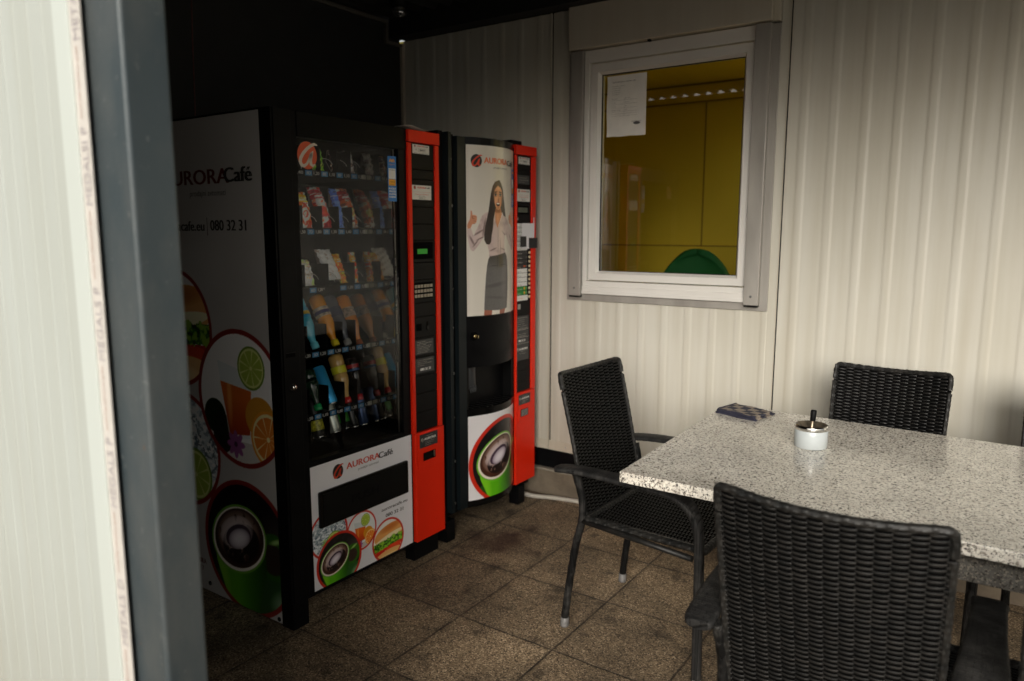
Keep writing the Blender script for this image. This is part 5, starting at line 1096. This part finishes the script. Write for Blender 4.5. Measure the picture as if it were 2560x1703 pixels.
def make_chair(name_label):
    ch=thing('woven_armchair',name_label,'chair',(0,0,0),'black woven armchairs round the granite table',local=True)
    # backrest
    def bpos(u,v):
        z=.405+.515*v; hw=.196+.010*v; x=(2*u-1)*hw
        y=.070-.110*v**1.15; y-=.030*(1-(2*u-1)**2)*min(1,v*1.4)
        return Vector((x,y,z-.012*(1-(2*u-1)**2)*v))
    def bn(u,v):
        du=bpos(min(1,u+.02),v)-bpos(max(0,u-.02),v); dv=bpos(u,min(1,v+.02))-bpos(u,max(0,v-.02)); return du.cross(dv).normalized()
    b=MB(); weave(b,bpos,bn,15,88,.0027,.0013,.0032); sheet(b,bpos,bn,.0006,M_gapshade,m=.004)
    # stakes
    b.mat(M_wick)
    back=b.build('backrest',ch)
    b=MB(); rim(b,[bpos(0,.90)+Vector((.005,0,0)),bpos(0,.95)+Vector((.005,0,0)),bpos(0,.982)+Vector((.007,0,.001))]+[bpos(.035,.998)+Vector((0,0,.001))]+[bpos(u/12,1)+Vector((0,0,.002)) for u in range(1,12)]+[bpos(.965,.998)+Vector((0,0,.001)),bpos(1,.982)+Vector((-.007,0,.001)),bpos(1,.95)+Vector((-.005,0,0)),bpos(1,.90)+Vector((-.005,0,0))],.0086); b.build('rim',back)
    for e in (0,1):
        b=MB(); rim(b,[bpos(e,v/12*.96)+Vector(((.004 if e==0 else -.004),0,0)) for v in range(0,12)],.0074); b.build('edge_binding',back)
    def spos(u,v):
        y=.075+.425*v; hw=.200+.028*v; return Vector(((2*u-1)*hw,y,.425+.010*v-.012*(1-(2*u-1)**2)*(1-(2*v-1)**2)))
    def sn(u,v): return Vector((0,0,1))
    b=MB(); weave(b,spos,sn,16,72,.0027,.0013,.0032); sheet(b,spos,sn,.0006,M_gapshade,m=.004); st=b.build('seat',ch)
    b=MB(); rim(b,[spos(0,v/6) for v in range(0,7)]+[spos(u/8,1) for u in range(1,9)]+[spos(1,1-v/6) for v in range(1,7)]+[spos(1-u/8,0) for u in range(1,9)],.0125); b.build('rim',st)
    for s in (-1,1):
        b=MB(); b.mat(M_wrap)
        P=catmull([(s*.205,-.005,.03),(s*.204,.010,.16),(s*.203,.035,.32),(s*.202,.058,.42),(s*.203,.056,.50),(s*.212,.034,.588)],26)
        b.tube(P,[.0125+.0012*(i%2) for i in range(26)],12,up=Vector((0,1,0))); lg=b.build('leg',ch)
        b=MB(); b.mat(M_cap).lathe([(0,0),(.014,0),(.0155,.006),(.0150,.034),(.012,.036)],(s*.205,-.006,0),(0,.06,1),16); b.build('foot_cap',lg)
        # arm with front leg
        A=catmull([(s*.236,-.018,.598),(s*.240,.03,.606),(s*.246,.12,.612),(s*.252,.24,.612),(s*.254,.35,.611),(s*.258,.430,.600),(s*.262,.478,.560),(s*.265,.497,.49),(s*.267,.502,.38),(s*.268,.504,.24),(s*.270,.508,.03)],64)
        prof=[]
        for i in range(64):
            t=i/63; w_=.033 if t<.5 else (.033-.019*min(1,(t-.5)/.22)); 
            if t<.06: w_=.022+.011*(t/.06)**.5
            h_=.0105 if t<.45 else .0105+.0025*min(1,(t-.45)/.25); h_*=1+.05*(i%2); w_*=1+.02*(i%2)
            prof.append([(w_*math.copysign(abs(math.cos(a))**.55,math.cos(a)),h_*math.copysign(abs(math.sin(a))**.7,math.sin(a))) for a in [2*PI*j/16 for j in range(16)]])
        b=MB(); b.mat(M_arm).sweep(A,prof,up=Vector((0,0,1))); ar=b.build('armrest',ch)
        b=MB(); b.mat(M_cap).lathe([(0,0),(.014,0),(.0155,.006),(.0150,.034),(.012,.036)],(s*.2705,.508,0),(0,0,1),16); b.build('foot_cap',ar)
    b=MB(); b.mat(M_wick)
    b.tube([(-.226,.488,.425),(.226,.488,.425)],.009,10); b.tube([(-.204,.058,.405),(.204,.058,.405)],.011,10)
    for s in (-1,1): b.tube([(s*.204,.06,.415),(s*.264,.478,.418)],.010,10)
    b.build('seat_frame',ch)
    return ch
ch=make_chair('black woven armchair at the left end of the table, its seat facing right')
ch.location=(.770,.374,0); ch.rotation_euler=(0,0,math.radians(-92.5)); ch.scale=(1.05,1.035,1.0)
def put(x,y,deg,label,sx=1.0):
    c=copy_tree(ch); c.location=(x,y,0); c.rotation_euler=(0,0,math.radians(deg)); c['label']=label; c.scale=(sx,1,1); return c
put(1.757,-.580,0,'large black woven armchair in the near foreground, seen from behind',1.02)
put(1.652,.895,180-3,'black woven armchair against the ribbed wall on the far side, behind the ashtray',.94)
put(2.272,-.575,0,'black woven armchair at the lower right corner with only its armrest showing')
put(2.262,.90,180-3,'black woven armchair cut off by the right edge of the photo beyond the table')
# ------------------------------------------------------------------ things on the table
A_=(1.515,.358)
ash=thing('ashtray','pale blue grey round ashtray with chrome rim and black push knob','ashtray',(A_[0],A_[1],.75))
b=MB(); b.mat(pm('pale_blue_enamel',(0.50,0.54,0.55),.25,var=.04)).lathe([(0,.7505),(.046,.7505),(.0485,.753),(.0485,.806),(.047,.808)],(*A_,0),seg=48); b.build('body',ash)
b=MB(); b.mat(M_chrome).lathe([(.0485,.8065),(.0502,.808),(.0502,.8175),(.049,.820),(.046,.8215)],(*A_,0),seg=48); b.build('rim',ash)
b=MB(); b.mat(pm('stained_metal_dish',(0.17,0.14,0.10),.45,metal=.6,var=.6,vscale=60)).lathe([(.046,.8213),(.040,.815),(.028,.803),(.012,.800),(0,.800)],(*A_,0),seg=40); b.build('dish',ash)
b=MB(); b.mat(pm('rusty_rod',(0.42,0.34,0.25),.35,metal=.8)).lathe([(.010,.001),(.0045,.006),(.0035,.035)],(*A_,.80),axis=(.06,.0,1),seg=14); b.build('rod',ash)
b=MB(); b.mat(M_black2).lathe([(0,.033),(.0078,.033),(.0085,.036),(.0088,.064),(.0075,.0665),(0,.0665)],(*A_,.80),axis=(.06,0,1),seg=20); b.build('knob',ash)
# folded checked cloth
cl=thing('folded_cloth','folded navy and beige checked cloth near the far left corner of the table','cloth',(1.22,.67,.75))
def cloth_mat():
    m,n,l,b=node_mat('checked_cloth'); tc=n.new('ShaderNodeTexCoord'); mp=n.new('ShaderNodeMapping'); mp.inputs['Rotation'].default_value=(0,0,.32); l.new(tc.outputs['Object'],mp.inputs['Vector'])
    ck=n.new('ShaderNodeTexChecker'); ck.inputs['Scale'].default_value=30; ck.inputs['Color1'].default_value=(.035,.035,.055,1); ck.inputs['Color2'].default_value=(.30,.25,.20,1)
    sp=n.new('ShaderNodeVectorMath'); sp.operation='MULTIPLY'; sp.inputs[1].default_value=(1,1,0); l.new(mp.outputs[0],sp.inputs[0]); l.new(sp.outputs[0],ck.inputs['Vector'])
    nz=n.new('ShaderNodeTexNoise'); nz.inputs['Scale'].default_value=500; l.new(tc.outputs['Object'],nz.inputs['Vector'])
    mx=n.new('ShaderNodeMixRGB'); mx.blend_type='MULTIPLY'; mx.inputs[0].default_value=.7; l.new(ck.outputs['Color'],mx.inputs[1]); r=n.new('ShaderNodeMapRange'); r.inputs[1].default_value=.35; r.inputs[2].default_value=.65; r.inputs[3].default_value=.45; r.inputs[4].default_value=1.4; l.new(nz.outputs['Fac'],r.inputs[0]); l.new(r.outputs[0],mx.inputs[2]); l.new(mx.outputs[0],b.inputs['Base Color']); b.inputs['Roughness'].default_value=.9
    return m
M_cloth=cloth_mat(); M_hem=pm('navy_hem',(0.02,0.02,0.038),.9)
cs_=[(1.125,.612),(1.285,.566),(1.315,.705),(1.150,.765)]
for k in range(3):
    b=MB(); b.mat(M_cloth); n_=18; vs=[]; s0=(.0,.10,.03)[k]; s1=(1,.98,.93)[k]
    for j in range(n_+1):
        for i in range(n_+1):
            u=i/n_; v=s0*.3+(s1-s0*.3)*j/n_; u2=(.02+.94*u) if k else u
            a=[cs_[0][q]*(1-u2)+cs_[1][q]*u2 for q in (0,1)]; d_=[cs_[3][q]*(1-u2)+cs_[2][q]*u2 for q in (0,1)]
            x=a[0]*(1-v)+d_[0]*v; y=a[1]*(1-v)+d_[1]*v
            z=.7545+.0040*k+.0018*math.sin(u*9+k*2)*math.sin(v*7+k)+.004*(k==2)*math.exp(-((v-.1)/.12)**2)
            vs.append((x+.002*math.sin(v*11+k),y+.003*math.sin(u*8+k*1.7),z))
    b.add(vs,[(j*(n_+1)+i,j*(n_+1)+i+1,(j+1)*(n_+1)+i+1,(j+1)*(n_+1)+i) for j in range(n_) for i in range(n_)],True)
    o=b.build('cloth_layer',cl); so=o.modifiers.new('s','SOLIDIFY'); so.thickness=.003
    b=MB(); b.mat(M_hem); E_=[vs[i] for i in range(n_+1)]; b.tube([(p[0],p[1],p[2]-.001) for p in E_],.0042,8)
    b.tube([vs[j*(n_+1)] for j in range(n_+1)],.0025,6); b.build('hem',o)

# ------------------------------------------------------------------ camera, light, world
f,yaw,pitch,roll=1855.4,-.6029,-.1478,.0006
Fw=Vector((math.sin(yaw)*math.cos(pitch),math.cos(yaw)*math.cos(pitch),math.sin(pitch))); Rv=Vector((math.cos(yaw),-math.sin(yaw),0)); Uv=Rv.cross(Fw)
R2=Rv*math.cos(roll)+Uv*math.sin(roll); U2=-Rv*math.sin(roll)+Uv*math.cos(roll)
cam=bpy.data.cameras.new('camera'); co=bpy.data.objects.new('camera',cam); C.objects.link(co)
M4=Matrix(((R2.x,U2.x,-Fw.x,2.0182),(R2.y,U2.y,-Fw.y,-2.0124),(R2.z,U2.z,-Fw.z,1.41632),(0,0,0,1))); co.matrix_world=M4
cam.sensor_width=36; cam.lens=36*f/2560; cam.clip_start=.02; cam.clip_end=600
cam.dof.use_dof=True; cam.dof.focus_distance=2.3; cam.dof.aperture_fstop=2.6
S.camera=co
SUN_EL,SUN_AZ=math.radians(20),math.radians(157)   # azimuth measured clockwise from +y
wd=bpy.data.worlds.new('World'); S.world=wd; wd.use_nodes=True; nt=wd.node_tree; n=nt.nodes; bg=n['Background']
sk=n.new('ShaderNodeTexSky'); sk.sky_type='NISHITA'; sk.sun_disc=False; sk.sun_elevation=SUN_EL; sk.sun_rotation=SUN_AZ; sk.dust_density=5; sk.air_density=1.2; sk.ozone_density=1
hs=n.new('ShaderNodeHueSaturation'); hs.inputs['Saturation'].default_value=.30; nt.links.new(sk.outputs[0],hs.inputs['Color'])
tn=n.new('ShaderNodeMixRGB'); tn.blend_type='MULTIPLY'; tn.inputs[0].default_value=1; tn.inputs[2].default_value=(1.0,.985,.94,1); nt.links.new(hs.outputs[0],tn.inputs[1]); nt.links.new(tn.outputs[0],bg.inputs[0])
bg.inputs[1].default_value=.15
sun=bpy.data.lights.new('sun','SUN'); sun.energy=1.9; sun.angle=math.radians(28); sun.color=(1,.975,.94)
so=bpy.data.objects.new('sun',sun); C.objects.link(so)
D_=Vector((math.sin(SUN_AZ)*math.cos(SUN_EL),math.cos(SUN_AZ)*math.cos(SUN_EL),math.sin(SUN_EL))); so.rotation_euler=D_.to_track_quat('Z','Y').to_euler(); so.location=D_*10
S.view_settings.view_transform='Standard'; S.view_settings.look='None'; S.view_settings.exposure=0; S.view_settings.gamma=1
S.cycles.use_denoising=True; S.cycles.max_bounces=7; S.cycles.diffuse_bounces=4; S.cycles.glossy_bounces=4; S.cycles.transparent_max_bounces=8; S.cycles.sample_clamp_indirect=4
S.cycles.caustics_reflective=False; S.cycles.caustics_refractive=False
for o in list(C.objects):
    for k in ('wloc','local'):
        if k in o: del o[k]
